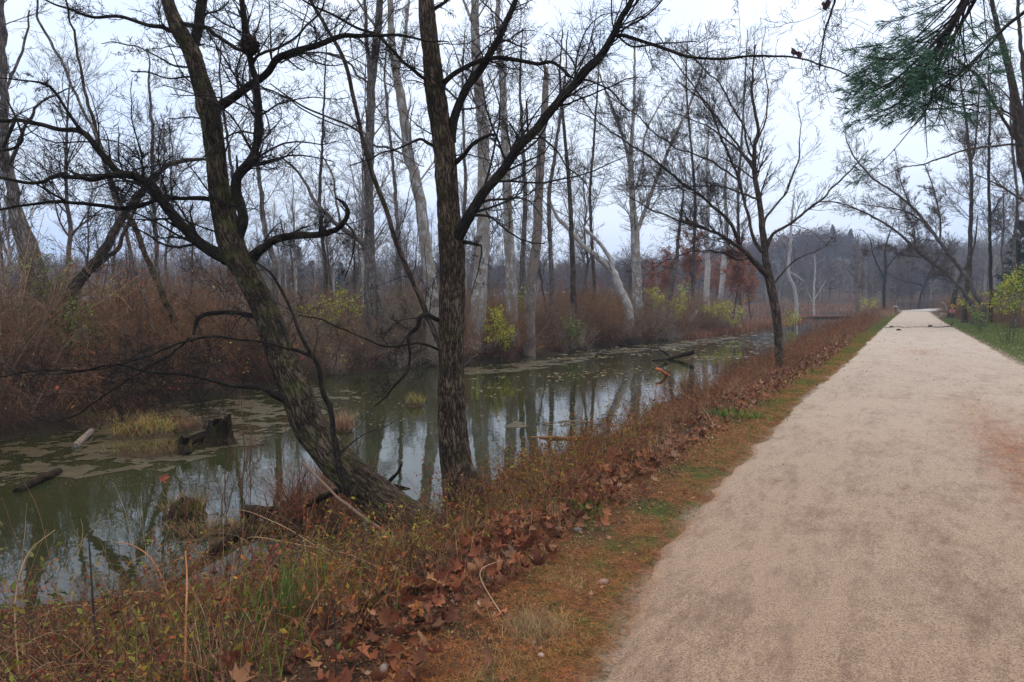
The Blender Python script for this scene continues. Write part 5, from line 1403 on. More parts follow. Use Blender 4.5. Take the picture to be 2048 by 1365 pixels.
pts, u, a = zone(1500, 6.5, 24, .16, .62); leaves(pts + [0, 0, .03], rng.uniform(.07, .16, len(pts)), .5)
pts, u, a = zone(1500, 24, 60, .16, .6); leaves(pts + [0, 0, .04], rng.uniform(.09, .2, len(pts)), .5)
pts, u, a = zone(900, 1.5, 12, .0, .36); leaves(pts + [0, 0, .012], rng.uniform(.015, .05, len(pts)), .25)
u = rng.uniform(26, 75, 900); v = v_path_right(u) - rng.uniform(3.0, 5.2, 900) - 1.2 * (rng.random(900) < .3) * rng.random(900); x, y = XY(u, v); leaves(np.stack([x, y, H(x, y) + .03], 1), rng.uniform(.1, .2, 900), .5)
u = rng.uniform(10, 60, 320); v = v_path_right(u) - rng.uniform(.0, 3.4, 320); x, y = XY(u, v); leaves(np.stack([x, y, H(x, y) + .03], 1), rng.uniform(.06, .12, 320), .4, [(.36, .30, .2), (.25, .15, .08), (.40, .36, .22)])
u = 1.2 + 5.8 * rng.random(520) ** .8; v = v_path_left(u) + rng.normal(1.0, .22, 520); x, y = XY(u, v); ok = y > 2; q_ = np.stack([x, y, H(x, y) + rng.uniform(.02, .09, 520)], 1)[ok]
leaves(q_, rng.uniform(.07, .16, len(q_)), .7, [(.24, .085, .045), (.30, .12, .06), (.17, .06, .035), (.34, .17, .09), (.12, .045, .03), (.28, .10, .05)])
tag(acc.build("leaf_litter", M_DRY), "brown curled fallen leaves on the bank and along the lawn", "leaves", kind="stuff")
# litter crumbs on soil of the bank
acc = Acc()
pts, u, a = zone(60000, .5, 30, .12, 1.0, 1.7); sc_ = np.clip(u / 7, .7, 3)
leafquads(acc, rng, pts + [0, 0, .006], rng.uniform(.012, .04, len(pts)) * sc_, pick(rng, DL + [(.07, .045, .03), (.34, .26, .16)], len(pts), .35), up=1.2, asp=.55, fold=.5)
pts, u, a = zone(3500, 1.2, 16, .02, .30, 1.4)
leafquads(acc, rng, pts + [0, 0, .006], rng.uniform(.008, .022, len(pts)), pick(rng, [(.14, .2, .04), (.2, .22, .05), (.3, .16, .08), (.3, .24, .16)], len(pts), .3), up=1.5, asp=.6)
u = rng.uniform(2, 60, 700) ; v = v_path_left(u) - rng.random(700) ** 1.8 * 4; x, y = XY(u, v); ok = y > 2
q = np.stack([x, y, 0 * x + .018], 1)[ok]; leafquads(acc, rng, q, rng.uniform(.006, .02, len(q)) * np.clip(u[ok] / 6, 1, 3), pick(rng, [(.10, .06, .04), (.2, .12, .07), (.06, .04, .03)], len(q)), up=3, asp=.5)
tag(acc.build("leaf_crumbs", M_DRY), "broken bits of dead leaves and bark on the bank soil", "litter", kind="stuff")
# the biggest single dead leaves by the leaning tree
BIGL = [(828, 1160, .16, "largest orange brown dead leaf, propped on grass below the leaning tree"), (890, 1150, .11, "curled dead leaf standing right of the largest one"), (1003, 1098, .12, "dead leaf heaped by the pale grass below the upright tree"), (1006, 1150, .13, "folded brown dead leaf leaning over a dark gap"), (955, 1215, .12, "flat reddish dead leaf left of the tan grass tuft"),
        (860, 1245, .11, "crumpled dark dead leaf in the foreground brush"), (975, 1305, .11, "pointed dead leaf lying alone near the bottom verge"), (830, 1320, .18, "dark red brown dead leaf at the bottom of the brush"), (1120, 1050, .11, "pale curled dead leaf beside the green tuft"), (1085, 1045, .12, "dark dead leaf left of the green tuft"), (1300, 905, .17, "upright dead leaf on the verge midway along the bank"), (1345, 895, .15, "pale dead leaf lying midway along the bank")]
for i, (px, py, s, lb) in enumerate(BIGL):
    p = hit(px, py + 25); p = p + [0, 0, .05]
    V, f3_, f4_ = LB[i % 6]; a2 = Acc(); r2 = np.random.default_rng(i)
    scatter(a2, V * 1.0, f3_, r2, p[None], np.array([s]), np.array([DL[[5, 1, 3, 1, 3, 4, 1, 2, 6, 4, 5, 6][i]]]), flat=.55, f4=f4_)
    tag(a2.build("dead_leaf", M_DRY, origin=p), lb, "dead leaf", "large dead leaves on the bank")

# small stones on the verge
def stone(label, px, py, s, col, flat=.55, name="stone", seed=0):
    p = hit(px, py); r = np.random.default_rng(seed)
    n, k = 14, 9; th = np.linspace(0, 2 * math.pi, n, endpoint=False); ph = np.linspace(0.02, math.pi - .02, k)
    T, Q = np.meshgrid(th, ph); V = np.stack([np.cos(T) * np.sin(Q), np.sin(T) * np.sin(Q) * .7, np.cos(Q) * flat], -1).reshape(-1, 3)
    V *= (1 + .18 * vnoise(V[:, 0] * 1.7 + seed, V[:, 1] * 1.7, V[:, 2] * 1.7))[:, None]
    V = V @ rotz(r.uniform(0, 3)).T * s + p + [0, 0, s * flat * .5]
    f = [[i * n + j, i * n + (j + 1) % n, (i + 1) * n + (j + 1) % n, (i + 1) * n + j] for i in range(k - 1) for j in range(n)]
    a = Acc(); a.add(V, f4=f); tag(a.build(name, plain("stone surface", col, .85, .2, .3, 60), origin=p), label, "stone")
stone("flat grey stone at the bottom edge of the verge", 768, 1345 if False else 1340, .032, (.30, .27, .25), seed=1)
stone("round brown pebble below the dry tan grass tuft", 1068, 1290, .016, (.27, .17, .12), .8, "pebble", 2)
stone("smooth pinkish flat stone beside the verge grass", 1207, 1166, .034, (.30, .22, .19), .4, seed=3)
stone("grey stone half hidden behind the pale dead leaves", 1155, 1062, .035, (.15, .14, .145), .5, seed=4)
stone("small whitish stone near the pebble on the verge", 1082, 1312, .018, (.42, .38, .35), .5, seed=5)

# ================================================================ THINGS IN AND BY THE WATER
rng = np.random.default_rng(81)
def inpoly(x, y, poly):
    r = np.zeros(len(x), bool); n = len(poly)
    for i in range(n):
        (x1, y1), (x2, y2) = poly[i], poly[(i + 1) % n]
        c = ((y1 > y) != (y2 > y)) & (x < (x2 - x1) * (y - y1) / (y2 - y1 + 1e-12) + x1)
        r ^= c
    return r
def scum(acc, pix, step, thr, ns=2.2, dz=.004):
    P = [G(a, b, WATER)[:2] for a, b in pix]; P = np.array(P)
    lo, hi = P.min(0), P.max(0)
    gx = np.arange(lo[0], hi[0], step); gy = np.arange(lo[1], hi[1], step)
    XX, YY = np.meshgrid(gx, gy, indexing='ij'); cx, cy = XX[:-1, :-1] + step / 2, YY[:-1, :-1] + step / 2
    wob = .25 * fbm(cx * 1.5, cy * 1.5)
    k = inpoly((cx + wob).ravel(), (cy + wob).ravel(), P).reshape(cx.shape)
    k &= (fbm(cx * ns, cy * ns, o=4) + .5 * fbm(cx * 9, cy * 9)) > thr
    nu, nv = XX.shape; idx = np.arange(nu * nv).reshape(nu, nv)
    f = np.stack([idx[:-1, :-1], idx[1:, :-1], idx[1:, 1:], idx[:-1, 1:]], -1)[k]
    used, inv = np.unique(f, return_inverse=True)
    x, y = XX.ravel()[used], YY.ravel()[used]
    jit = rng.normal(0, step * .18, (len(used), 2))
    acc.add(np.stack([x + jit[:, 0], y + jit[:, 1], 0 * x + WATER + dz + .006 * np.abs(fbm(x * 6, y * 6))], 1), f4=inv.reshape(-1, 4))
acc = Acc()
scum(acc, [(-200, 800), (-200, 985), (0, 978), (120, 965), (250, 942), (330, 945), (450, 905), (560, 880), (600, 850), (560, 815), (440, 800), (300, 790), (0, 790)], .025, .0, 3.0)
scum(acc, [(560, 880), (640, 835), (720, 800), (700, 770), (560, 770), (440, 795)], .04, .18)
scum(acc, [(290, 1075), (420, 1052), (640, 1050), (680, 1075), (420, 1110), (300, 1115)], .025, .12, 3)
scum(acc, [(900, 738), (1040, 726), (1160, 712), (1180, 720), (1060, 742), (920, 752)], .06, -.1)
scum(acc, [(1010, 846), (1120, 838), (1190, 842), (1120, 856), (1010, 856)], .04, .0)
scum(acc, [(1150, 702), (1330, 690), (1450, 672), (1480, 676), (1340, 700), (1180, 712)], .08, .02)
tag(acc.build("algae_mat", M_ALGAE), "olive brown algae scum floating on the still water", "algae", kind="stuff")
# floating leaves and duckweed
acc = Acc()
def floaters(M, y0, y1, x0, x1, size, pal):
    a = rng.uniform(x0, x1, M); b = rng.uniform(y0, y1, M)
    r = np.stack([(a - 1024) / F, CP - (b - 682.5) / F * SP, -(b - 682.5) / F * CP - SP], 1)
    p = np.array([0, 0, EYE]) + r * ((WATER - EYE) / r[:, 2])[:, None]
    u, v = UV(p[:, 0], p[:, 1]); n = fbm(p[:, 0] * .5, p[:, 1] * .9)
    ok = (v > v_near(u) + .3) & (v < v_far(u) + .1) & (n + rng.normal(0, .25, M) > .05); p = p[ok]
    p[:, 2] = WATER + .008
    leafquads(acc, rng, p, rng.uniform(*size, len(p)) * np.clip(p[:, 1] / 14, .6, 3), pick(rng, pal, len(p)), asp=.8, fold=.05, up=30,
              dirs=nrm(np.concatenate([rng.normal(size=(len(p), 2)), np.zeros((len(p), 1))], 1)))
FP = [(.30, .28, .12), (.24, .24, .10), (.36, .33, .22), (.16, .14, .05), (.30, .17, .08)]
floaters(1500, 715, 800, 940, 1500, (.03, .10), FP); floaters(1700, 665, 720, 1100, 1600, (.05, .14), FP + [(.4, .4, .42)])
floaters(900, 780, 870, 600, 1300, (.02, .07), FP); floaters(9000, 795, 975, 0, 600, (.012, .04), [(.22, .20, .09), (.14, .14, .05), (.30, .27, .16), (.08, .06, .03), (.12, .07, .04), (.05, .04, .02)])
floaters(260, 850, 1100, 0, 1000, (.01, .035), FP)
tag(acc.build("duckweed", M_LEAF), "pale leaves and duckweed dotted over the canal water", "duckweed", kind="stuff")

def log(name, label, pts, r0, r1, mat, branches=(), seed=0, cat="log", n=50, crk=.02, sides=14, group=None, twig=0):
    """pts: (px, py, z or None for depth Y)"""
    r = np.random.default_rng(900 + seed)
    C = []
    for k, p in enumerate(pts):
        w_ = G(p[0], p[1], p[2]) if p[2] < 2.5 else W(p[0], p[1], p[2])
        C.append([*w_, r0 + (r1 - r0) * k / (len(pts) - 1)])
    q = crook(r, catmull(np.array(C), n), crk)
    a = Acc(); tubes(a, q[:, :3], q[:, 3], sides, ridge=.03, seed=seed, cap=True)
    root = empty(name, q[0, :3], label, cat, group)
    a.build("trunk" if name != "fallen_branch" else "stem", mat, root, origin=root.location)
    for b in branches:
        Cb = np.array([[*(G(p[0], p[1], p[2]) if p[2] < 2.5 else W(p[0], p[1], p[2])), b[1] * (1 - .6 * i / (len(b[0]) - 1))] for i, p in enumerate(b[0])])
        qb = crook(r, catmull(Cb, 20), crk * .5); a = Acc(); tubes(a, qb[:, :3], qb[:, 3], 8, ridge=.01, cap=True); a.build("side_branch", mat, root, origin=root.location)
    if twig:
        a = Acc(); p, rr = grow(r, q[None, :, :3], q[None, :, 3], twig, .15, .4, 25, 70, 7, .18, .03, rr=.3, t0=.1, rmin=.002); tubes(a, p, rr, 3, col=(.10, .075, .055))
        p, rr = grow(r, p, rr, twig * 4, .3, .6, 25, 60, 5, .2, .02, rr=.6, t0=.2, rmin=.0016); tubes(a, p, rr, 3, col=(.12, .09, .07)); a.build("twigs", M_TWIG, root, origin=root.location)
    return root
WL = WATER
log("fallen_branch", "long dark dead branch lying from the leaning tree down into the water", [(345, 1172, WL - .02), (420, 1110, WL + .02), (470, 1072, WL + .05), (520, 1035, WL + .08), (560, 1025, 8.0), (610, 1010, 7.6), (650, 995, 7.2), (700, 975, 6.9)], .045, .03, M_LOG, seed=1, twig=10, crk=.03)
log("log", "thin orange brown log floating right of the upright tree", [(1062, 874, WL), (1100, 875, WL + .02), (1150, 876, WL + .02), (1215, 881, WL + .01)], .012, .05, plain("orange brown stripped wood", (.30, .15, .08), .8, .2, .35, 9), seed=2)
log("log", "dark forked branch floating mid water far along the canal", [(1305, 722, WL), (1335, 718, WL + .05), (1360, 712, WL + .15), (1388, 704, WL + .35)], .05, .09, M_LOG, [([(1342, 717, WL + .05), (1330, 706, WL + .25), (1318, 698, WL + .45)], .06)], seed=3)
log("broken_branch", "bright orange broken branch end poking from the canal", [(1340, 753, WL - .05), (1330, 747, WL + .10), (1322, 742, WL + .2), (1312, 739, WL + .24)], .05, .055, plain("fresh orange torn wood", (.48, .13, .06), .75, .2, .4, 12), seed=4, cat="branch")
log("log", "dark log lying at the far waterline right of the dead snag", [(1215, 686, WL + .1), (1235, 688, WL + .08), (1262, 696, WL), (1290, 698, WL - .05)], .12, .09, M_LOG, [([(1262, 694, WL), (1272, 684, WL + .25), (1290, 680, WL + .3)], .05)], seed=5)
log("log", "grey weathered plank like log in the algae at left", [(183, 862, WL + .05), (168, 876, WL + .04), (150, 893, WL + .02)], .045, .05, M_DEAD, seed=6, crk=.005)
log("log", "dark wet log end at the algae's edge on the left", [(118, 944, WL + .02), (90, 955, WL + .04), (62, 968, WL + .03), (35, 985, WL)], .05, .06, M_LOG, seed=7)
log("log", "dark sunken log lying across the back of the algae under the thicket", [(70, 845, WL), (150, 838, WL + .05), (215, 836, WL + .05), (290, 842, WL)], .07, .05, M_LOG, seed=8)
log("log", "mossy log under the thicket behind the grass tussocks", [(225, 792, WL + .15), (250, 800, WL + .1), (290, 808, WL + .05)], .09, .06, M_BARK_A, seed=9)
log("log", "thick branch arching out of the thicket over the left water", [(60, 835, 15), (110, 812, 14.5), (150, 800, 14), (190, 775, 14), (260, 720, 14.5), (310, 690, 15)], .05, .02, M_LOG, seed=10, twig=12)
log("fallen_branch", "short forked stick in the water between the two large trees", [(770, 975, WL), (782, 960, WL + .1), (795, 945, WL + .2), (803, 928, WL + .32)], .03, .012, M_LOG, [([(760, 968, WL), (790, 972, WL + .02), (820, 978, WL)], .03)], seed=11, crk=.01)
log("fallen_branch", "long thin pale stick leaning across the leaning tree's foot", [(604, 925, 6.1), (650, 970, 5.85), (700, 1015, 5.6), (760, 1060, 5.4), (812, 1100, 5.25)], .010, .013, plain("pale brown stick", (.20, .13, .095), .85, .2, .3, 12), seed=12, cat="stick", crk=.008)
log("fallen_branch", "thin dead stick lying across the path with one end sticking up", [(1768, 655, .03), (1800, 655, .035), (1840, 654, .03), (1880, 655, .03), (1900, 653, .04), (1903, 650, .12), (1906, 646, .28)], .012, .026, M_LOG, seed=13, cat="stick", crk=.04, twig=8, n=50)
log("log", "long dark driftwood line floating across the pond", [(1560, 640, WL), (1620, 636, WL + .08), (1680, 635, WL + .1), (1740, 635, WL + .05)], .16, .12, M_LOG, seed=14)
for i, (px, py, lb) in enumerate([(1860, 652, "small dark chunk of bark on the path near the stick"), (1783, 654, "reddish bark chunk at the left end of the stick on the path"), (1797, 660, "small dark bark crumb below the stick on the path")]):
    c = G(px, py, .05); a = Acc()
    q = catmull(np.array([[c[0] - .13, c[1], .03, .02], [c[0], c[1] + .02, .06, .05], [c[0] + .13, c[1], .04, .025]]), 12)
    tubes(a, q[:, :3], q[:, 3], 8, ridge=.02, cap=True); tag(a.build("bark_chunk", M_LOG, origin=c), lb, "bark")

# rotten stump in the water
def mound(acc, c, rx, ry, h, seed, col=(.06, .045, .03), n=40, k=14, sink=.12):
    th = np.linspace(0, 2 * math.pi, n, endpoint=False); rr = np.linspace(0, 1, k)
    T, Q = np.meshgrid(th, rr)
    x, y = np.cos(T) * Q * rx, np.sin(T) * Q * ry
    z = h * (1 - Q ** 2) ** .7 * (1 + .8 * fbm(x * 7 + seed, y * 7) + .4 * fbm(x * 17 + seed, y * 17)) - sink * Q ** 3
    V = np.stack([x, y, z], -1).reshape(-1, 3) + c
    f = [[i * n + j, i * n + (j + 1) % n, (i + 1) * n + (j + 1) % n, (i + 1) * n + j] for i in range(k - 1) for j in range(n)]
    acc.add(V, f4=f, col=col)
c = G(432, 887, WL)
root = empty("tree_stump", c, "hollow rotten dark stump standing in the algae beyond the leaning tree", "stump")
n = 40; k = 22; th = np.linspace(0, 2 * math.pi, n, endpoint=False)
T, Q = np.meshgrid(th, np.linspace(0, 1, k))
hgt = .47 + .06 * np.cos(T - .6) + .03 * np.cos(2 * T) + .03 * vnoise(np.cos(T) * 4, np.sin(T) * 4)
rad = .17 + .22 * np.exp(-Q * 4.0) + .03 * np.sin(T * 3) + .04 * vnoise(np.cos(T) * 2.5, np.sin(T) * 2.5, Q * 2) + .03 * vnoise(np.cos(T) * 7, np.sin(T) * 7, Q * 1.5)
V = np.stack([np.cos(T) * rad + .07 * Q, np.sin(T) * rad, Q * hgt - .06], -1)
Vi = np.stack([np.cos(T) * rad * .72 + .07 * Q, np.sin(T) * rad * .72, Q * hgt - .06], -1)[::-1]
VV = np.concatenate([V, Vi]).reshape(-1, 3) + c
f = [[i * n + j, i * n + (j + 1) % n, (i + 1) * n + (j + 1) % n, (i + 1) * n + j] for i in range(2 * k - 1) for j in range(n)]
a = Acc(); a.add(VV, f4=f, bv=VV); a.build("trunk", M_LOG, root, origin=c)
for i, (dx, dy) in enumerate([(-.55, -.25), (-.35, .3), (.35, -.15), (-.9, -.1)]):
    q = catmull(np.array([[c[0] + dx * .2, c[1] + dy * .2, c[2] + .16, .06], [c[0] + dx * .6, c[1] + dy * .6, c[2] + .06, .05], [c[0] + dx * 1.1, c[1] + dy * 1.1, c[2] - .03, .02]]), 14)
    a = Acc(); tubes(a, q[:, :3], q[:, 3], 8, ridge=.02, seed=i); a.build("root", M_LOG, root, origin=c)
def tussock(label, px, py, rx, ry, h, nbl, bl, pal, lean, name="tussock", wdt=.006, col=(.07, .05, .03), tw=30, group=None, cat="tussock", moss=False):
    c = G(px, py, WL); root = empty(name, c, label, cat, group)
    a = Acc(); mound(a, c, rx, ry, h, px * .1, col); a.build("mound", M_BARK_A if moss else M_GROUND, root, origin=c)
    t = rng.uniform(0, 6.28, nbl); r = np.sqrt(rng.random(nbl)) * .85
    b = np.stack([c[0] + np.cos(t) * r * rx, c[1] + np.sin(t) * r * ry, c[2] + h * (1 - r ** 2) ** .7 * .9], 1)
    a = Acc(); blades(a, rng, b, rng.uniform(.4, 1.1, nbl) * bl, wdt, lean, pick(rng, pal, nbl), seg=5, curl=1.3)
    a.build("grass_blades", M_DRY, root, origin=c)
    if tw:
        a = Acc(); t = rng.uniform(0, 6.28, tw); b = np.stack([c[0] + np.cos(t) * rx * .6, c[1] + np.sin(t) * ry * .6, 0 * t + c[2] + .02], 1)
        az = rng.uniform(0, 6.28, tw); d = np.stack([np.cos(az) * .5, np.sin(az) * .5, np.ones(tw)], 1); P = [b]
        for k in range(6): d = nrm(d + rng.normal(0, .12, d.shape)); P.append(P[-1] + d * rng.uniform(.05, .11, (tw, 1)) * bl / .35)
        tubes(a, np.stack(P, 1), np.linspace(.003, .0015, 7)[None] * np.ones((tw, 1)), 3, col=pick(rng, STEM, tw)); a.build("twigs", M_TWIG, root, origin=c)
    return root
tussock("tussock of arching yellow and tan sedge on the algae bank at left", 288, 872, .62, .55, .16, 560, .62, YGR + [(.30, .15, .07), (.22, .12, .06)], 1.1)
tussock("low weedy mound in front of the yellow sedge tussock", 300, 905, .85, .5, .10, 520, .22, [(.16, .13, .04), (.22, .2, .06), (.2, .1, .05), (.12, .14, .04)], .9)
tussock("dark brown tussock with drooping dead blades, farthest left", 190, 850, .55, .5, .20, 560, .36, [(.16, .09, .06), (.22, .13, .085), (.11, .06, .04), (.17, .2, .04)], 1.35)
tussock("small brown tussock left of the rotten stump", 370, 858, .42, .4, .12, 260, .26, [(.24, .13, .08), (.18, .09, .055), (.3, .19, .12)], 1.0)
tussock("mossy green stump with dead stems, nearer the bank", 372, 1035, .30, .24, .17, 260, .24, [(.14, .16, .03), (.24, .16, .08), (.34, .2, .1), (.2, .22, .04)], .8, name="mossy_stump", cat="stump", moss=True, tw=46, col=(.07, .08, .02))
tussock("long low drift of grass and twigs behind the fallen branch's tip", 440, 1066, .75, .22, .06, 420, .30, [(.22, .13, .07), (.3, .2, .11), (.13, .13, .04)], 1.4, tw=40)
tussock("brush pile of thin twigs and rusty leaves against the leaning tree", 640, 1035, .62, .50, .18, 700, .45, [(.26, .11, .06), (.18, .08, .05), (.34, .2, .12)], 1.3, name="brush_pile", cat="brush pile", tw=420)
tussock("small stump tufted with yellow grass in mid canal left of the upright tree", 830, 812, .26, .26, .16, 160, .3, YGR, .8, tw=10)
tussock("pale tan grass tuft in the water behind the leaning tree", 688, 862, .24, .22, .10, 330, .42, [(.40, .24, .15), (.30, .17, .11), (.42, .3, .2)], .6, tw=14)
log("broken_branch", "short dark rotten stub at the algae mound's front", [(375, 912, WL - .02), (368, 892, WL + .1), (372, 872, WL + .28)], .09, .07, M_LOG, seed=20, cat="branch")
log("log", "reddish brown rotten log chunk in front of the brush pile", [(492, 1018, WL + .02), (520, 1020, WL + .1), (552, 1030, WL + .08), (575, 1052, WL)], .06, .06, M_LOG, seed=21)
# red-brown leaf caught above the mossy stump
p = G(330, 985, WL) + [0, 0, .10]; p = W(328, 962, p[1] - .6)
a = Acc()
for i in range(3): scatter(a, LB[i][0], LB[i][1], rng, (p + rng.normal(0, .02, 3))[None], np.array([.12]), np.array([(.33, .09, .055)]), flat=.9, f4=LB[i][2])
q = np.array([[p[0] + .12, p[1] - .02, WATER - .02, .003], [p[0] + .04, p[1], WATER + .15, .0025], [*p, .002]]); q = catmull(q, 12); tubes(a, q[:, :3], q[:, 3], 3, col=(.25, .15, .09))
tag(a.build("dead_leaf", M_DRY, origin=p), "curled red brown leaf cluster held on a stem over the water", "dead leaf")
# upright willow wands by the brush pile
for i, (px, top, py) in enumerate([(478, 760, 1060), (500, 820, 1050), (455, 800, 1075), (565, 830, 1055)]):
    b = G(px, py, WL); r2 = np.random.default_rng(70 + i); root = empty("willow_shoot", b, "thin reddish wand rising from the water left of the leaning tree", "shoot", "thin wands in the water by the brush pile")
    t_ = W(px + r2.uniform(-10, 30), top, b[1] + .1)
    q = catmull(np.array([[*(b - [0, 0, .1]), .006], [*((b + t_) / 2 + [r2.uniform(-.08, .08), 0, 0]), .0045], [*t_, .002]]), 30); q = crook(r2, q, .012)
    a = Acc(); tubes(a, q[:, :3], q[:, 3], 5, col=(.17, .085, .06)); a.build("stem", M_TWIG, root, origin=b)
    a = Acc(); P, R = grow(r2, q[None, :, :3], q[None, :, 3], 16, .2, .45, 12, 35, 7, .05, .06, rr=.7, t0=.15, rmin=.0015); tubes(a, P, R, 3, col=(.20, .10, .07))
    P, R = grow(r2, P, R, 34, .25, .5, 15, 40, 5, .06, .05, rr=.7, t0=.2, rmin=.0013); tubes(a, P, R, 3, col=(.2, .11, .08)); a.build("twigs", M_TWIG, root, origin=b)
# rose and dogwood sprays with red and yellow leaves in front of the trees
def spray(label, px, py, n, h, pal, name="bramble", nl=90, sp=.12, group=None, size=(.02, .045), Y=None):
    p = hit(px, py) if Y is None else W(px, py, Y); root = empty(name, p, label, "bramble", group)
    az = rng.uniform(0, 6.28, n); t = rng.uniform(.1, .9, n); d = np.stack([np.cos(az) * np.sin(t), np.sin(az) * np.sin(t), np.cos(t)], 1)
    P = [p + rng.normal(0, sp, (n, 3)) * [1, 1, 0]]; 
    for k in range(8): d = nrm(d + rng.normal(0, .12, d.shape) - [0, 0, .07]); P.append(P[-1] + d * h / 8 * rng.uniform(.7, 1.2, (n, 1)))
    P = np.stack(P, 1); R = np.linspace(.003, .0013, 9)[None] * np.ones((n, 1)); a = Acc(); tubes(a, P, R, 3, col=pick(rng, STEM, n))
    q, r = grow(rng, P, R, n * 5, .2, .5, 25, 60, 5, .15, 0, rr=.7, t0=.25, rmin=.0012); tubes(a, q, r, 3, col=pick(rng, STEM, len(q))); a.build("stem", M_TWIG, root, origin=p)
    a = Acc(); i = rng.integers(0, len(q), nl); k = rng.integers(1, 5, nl); leafquads(a, rng, q[i, k], rng.uniform(*size, nl), pick(rng, pal, nl), asp=.5, fold=.5); a.build("leaves", M_LEAF, root, origin=p)
RED = [(.33, .06, .045), (.22, .05, .05), (.28, .10, .06)]
YEL = [(.34, .33, .05), (.24, .27, .04), (.40, .32, .07)]
spray("red leaved bramble spray against the upright tree's trunk", 895, 1035, 12, .75, RED, nl=130)
spray("red leaved bramble spray over the brush pile left of the leaning tree", 640, 1075, 14, .6, RED, nl=150, Y=7.2)
spray("yellow leaved sprig at the foot of the leaning tree", 800, 1130, 8, .35, YEL, nl=110, size=(.02, .04))
spray("yellow green leaved bramble just right of the upright tree's foot", 1060, 985, 14, .5, YEL + RED[:1], nl=170)
spray("dark red stemmed bramble at the base between the two large trees", 985, 1015, 12, .55, RED, nl=90)
spray("feathery yellow green weed at the waterline in the foreground", 640, 1190, 9, .3, YEL, nl=130, size=(.015, .035))
spray("broad green leaves at the picture's bottom left corner", 35, 1350, 8, .35, [(.09, .15, .025), (.14, .2, .04)], nl=60, size=(.04, .07))
spray("tall pale green leaved stem at the left edge of the foreground", 45, 1330, 7, .8, [(.15, .19, .05), (.2, .2, .06)], nl=60, size=(.03, .06))
spray("rusty leaved bramble in the middle of the foreground brush", 620, 1310, 14, .4, [(.32, .13, .03), (.26, .09, .03)], nl=160)
spray("maroon leaved bramble at the water's edge in the foreground", 520, 1215, 12, .45, RED, nl=120)

# ================================================================ FOOTBRIDGE, BOLLARD, SIGNS, BLOCK
M_RAIL = plain("dark weathered timber", (.075, .062, .055), .85, .2, .3, 8)
M_DECK = plain("pale bleached decking", (.36, .36, .365), .8, .2, .12, 4)
def box(acc, c, sx, sy, sz, ax=None, col=(.5, .5, .5)):
    """box centred at c, axis ax = unit xy direction of its x side"""
    ax = np.array([1, 0, 0.]) if ax is None else np.array(ax, float); ay = np.cross([0, 0, 1.], ax); az = np.cross(ax, ay)
    V = [np.array(c) + ax * i * sx / 2 + ay * j * sy / 2 + az * k * sz / 2 for i in (-1, 1) for j in (-1, 1) for k in (-1, 1)]
    acc.add(V, f4=[[0, 1, 3, 2], [4, 6, 7, 5], [0, 4, 5, 1], [2, 3, 7, 6], [0, 2, 6, 4], [1, 5, 7, 3]], col=col)
pa = G(1796, 622.5, .0); pb = W(1885, 618, 114.0); pa[2] = 0.02; pb[2] = .30
dr_ = nrm((pb - pa) * [1, 1, 0]); Lr = np.linalg.norm((pb - pa)[:2])
bridge = empty("footbridge", (pa + pb) / 2, "timber footbridge with slatted dark railing where the path ends", "footbridge")
a = Acc()
dk = np.array([[*XY(113.8, 1.9), .0], [*XY(113.8, -1.9), .0], [pb[0] + 1.5, pb[1] - 2.6, .38], [pb[0] + 1.5, pb[1] - .2, .38], [pa[0] - .1, pa[1] + .3, .02]])
dk = np.concatenate([dk + [0, 0, .03], dk - [0, 0, .22]])
a.add(dk, f4=[[0, 1, 6, 5], [1, 2, 7, 6], [2, 3, 8, 7], [3, 4, 9, 8], [4, 0, 5, 9]], f3=[[0, 4, 1], [1, 4, 3], [1, 3, 2]])
a.build("deck", M_DECK, bridge, smooth=False, origin=bridge.location)
npost = 5
for i in range(npost):
    p = pa + (pb - pa) * i / (npost - 1); a = Acc(); box(a, p + [0, 0, .5], .13, .13, 1.3, dr_); a.build("post", M_RAIL, bridge, smooth=False, origin=bridge.location)
def beam(acc, p, q, w_, h_):
    q4 = []
    d = nrm(q - p); s = nrm(np.cross(d, [0, 0, 1.])) * w_ / 2; u = np.array([0, 0, h_ / 2])
    V = [p - s - u, p + s - u, p + s + u, p - s + u, q - s - u, q + s - u, q + s + u, q - s + u]
    acc.add(V, f4=[[0, 1, 2, 3], [4, 7, 6, 5], [0, 4, 5, 1], [1, 5, 6, 2], [2, 6, 7, 3], [3, 7, 4, 0]])
a = Acc(); beam(a, pa + [0, 0, 1.19], pb + [0, 0, 1.19], .2, .09); a.build("top_rail", M_RAIL, bridge, smooth=False, origin=bridge.location)
a = Acc(); beam(a, pa + [0, 0, .16], pb + [0, 0, .16], .06, .10); a.build("bottom_rail", M_RAIL, bridge, smooth=False, origin=bridge.location)
for i in range(34):
    p = pa + (pb - pa) * (i + .5) / 34; a = Acc(); box(a, p + [0, 0, .66], .16, .035, .92, dr_)
    a.build("baluster", M_RAIL, bridge, smooth=False, origin=bridge.location)

c = G(1790.5, 627, 0.0); b0 = empty("bollard", (c[0], c[1], -.04), "small dark bollard with a pale cap left of the footbridge", "bollard")
a = Acc(); box(a, (c[0], c[1], .38), .16, .16, .84); a.build("post", M_RAIL, b0, smooth=False, origin=b0.location)
a = Acc(); box(a, (c[0], c[1], .85), .34, .30, .14); a.build("cap", plain("pale metal cap", (.55, .56, .56), .5, .4), b0, smooth=False, origin=b0.location)
c = G(1797, 624, 0.0); a = Acc(); box(a, (c[0] - .15, c[1], .3), .26, .26, .8); o_ = a.build("post", plain("grey timber post", (.24, .22, .19), .9, .1), None, smooth=False, origin=c)
o_.name = "wooden_post"; tag(o_, "short grey post between the bollard and the railing", "post")

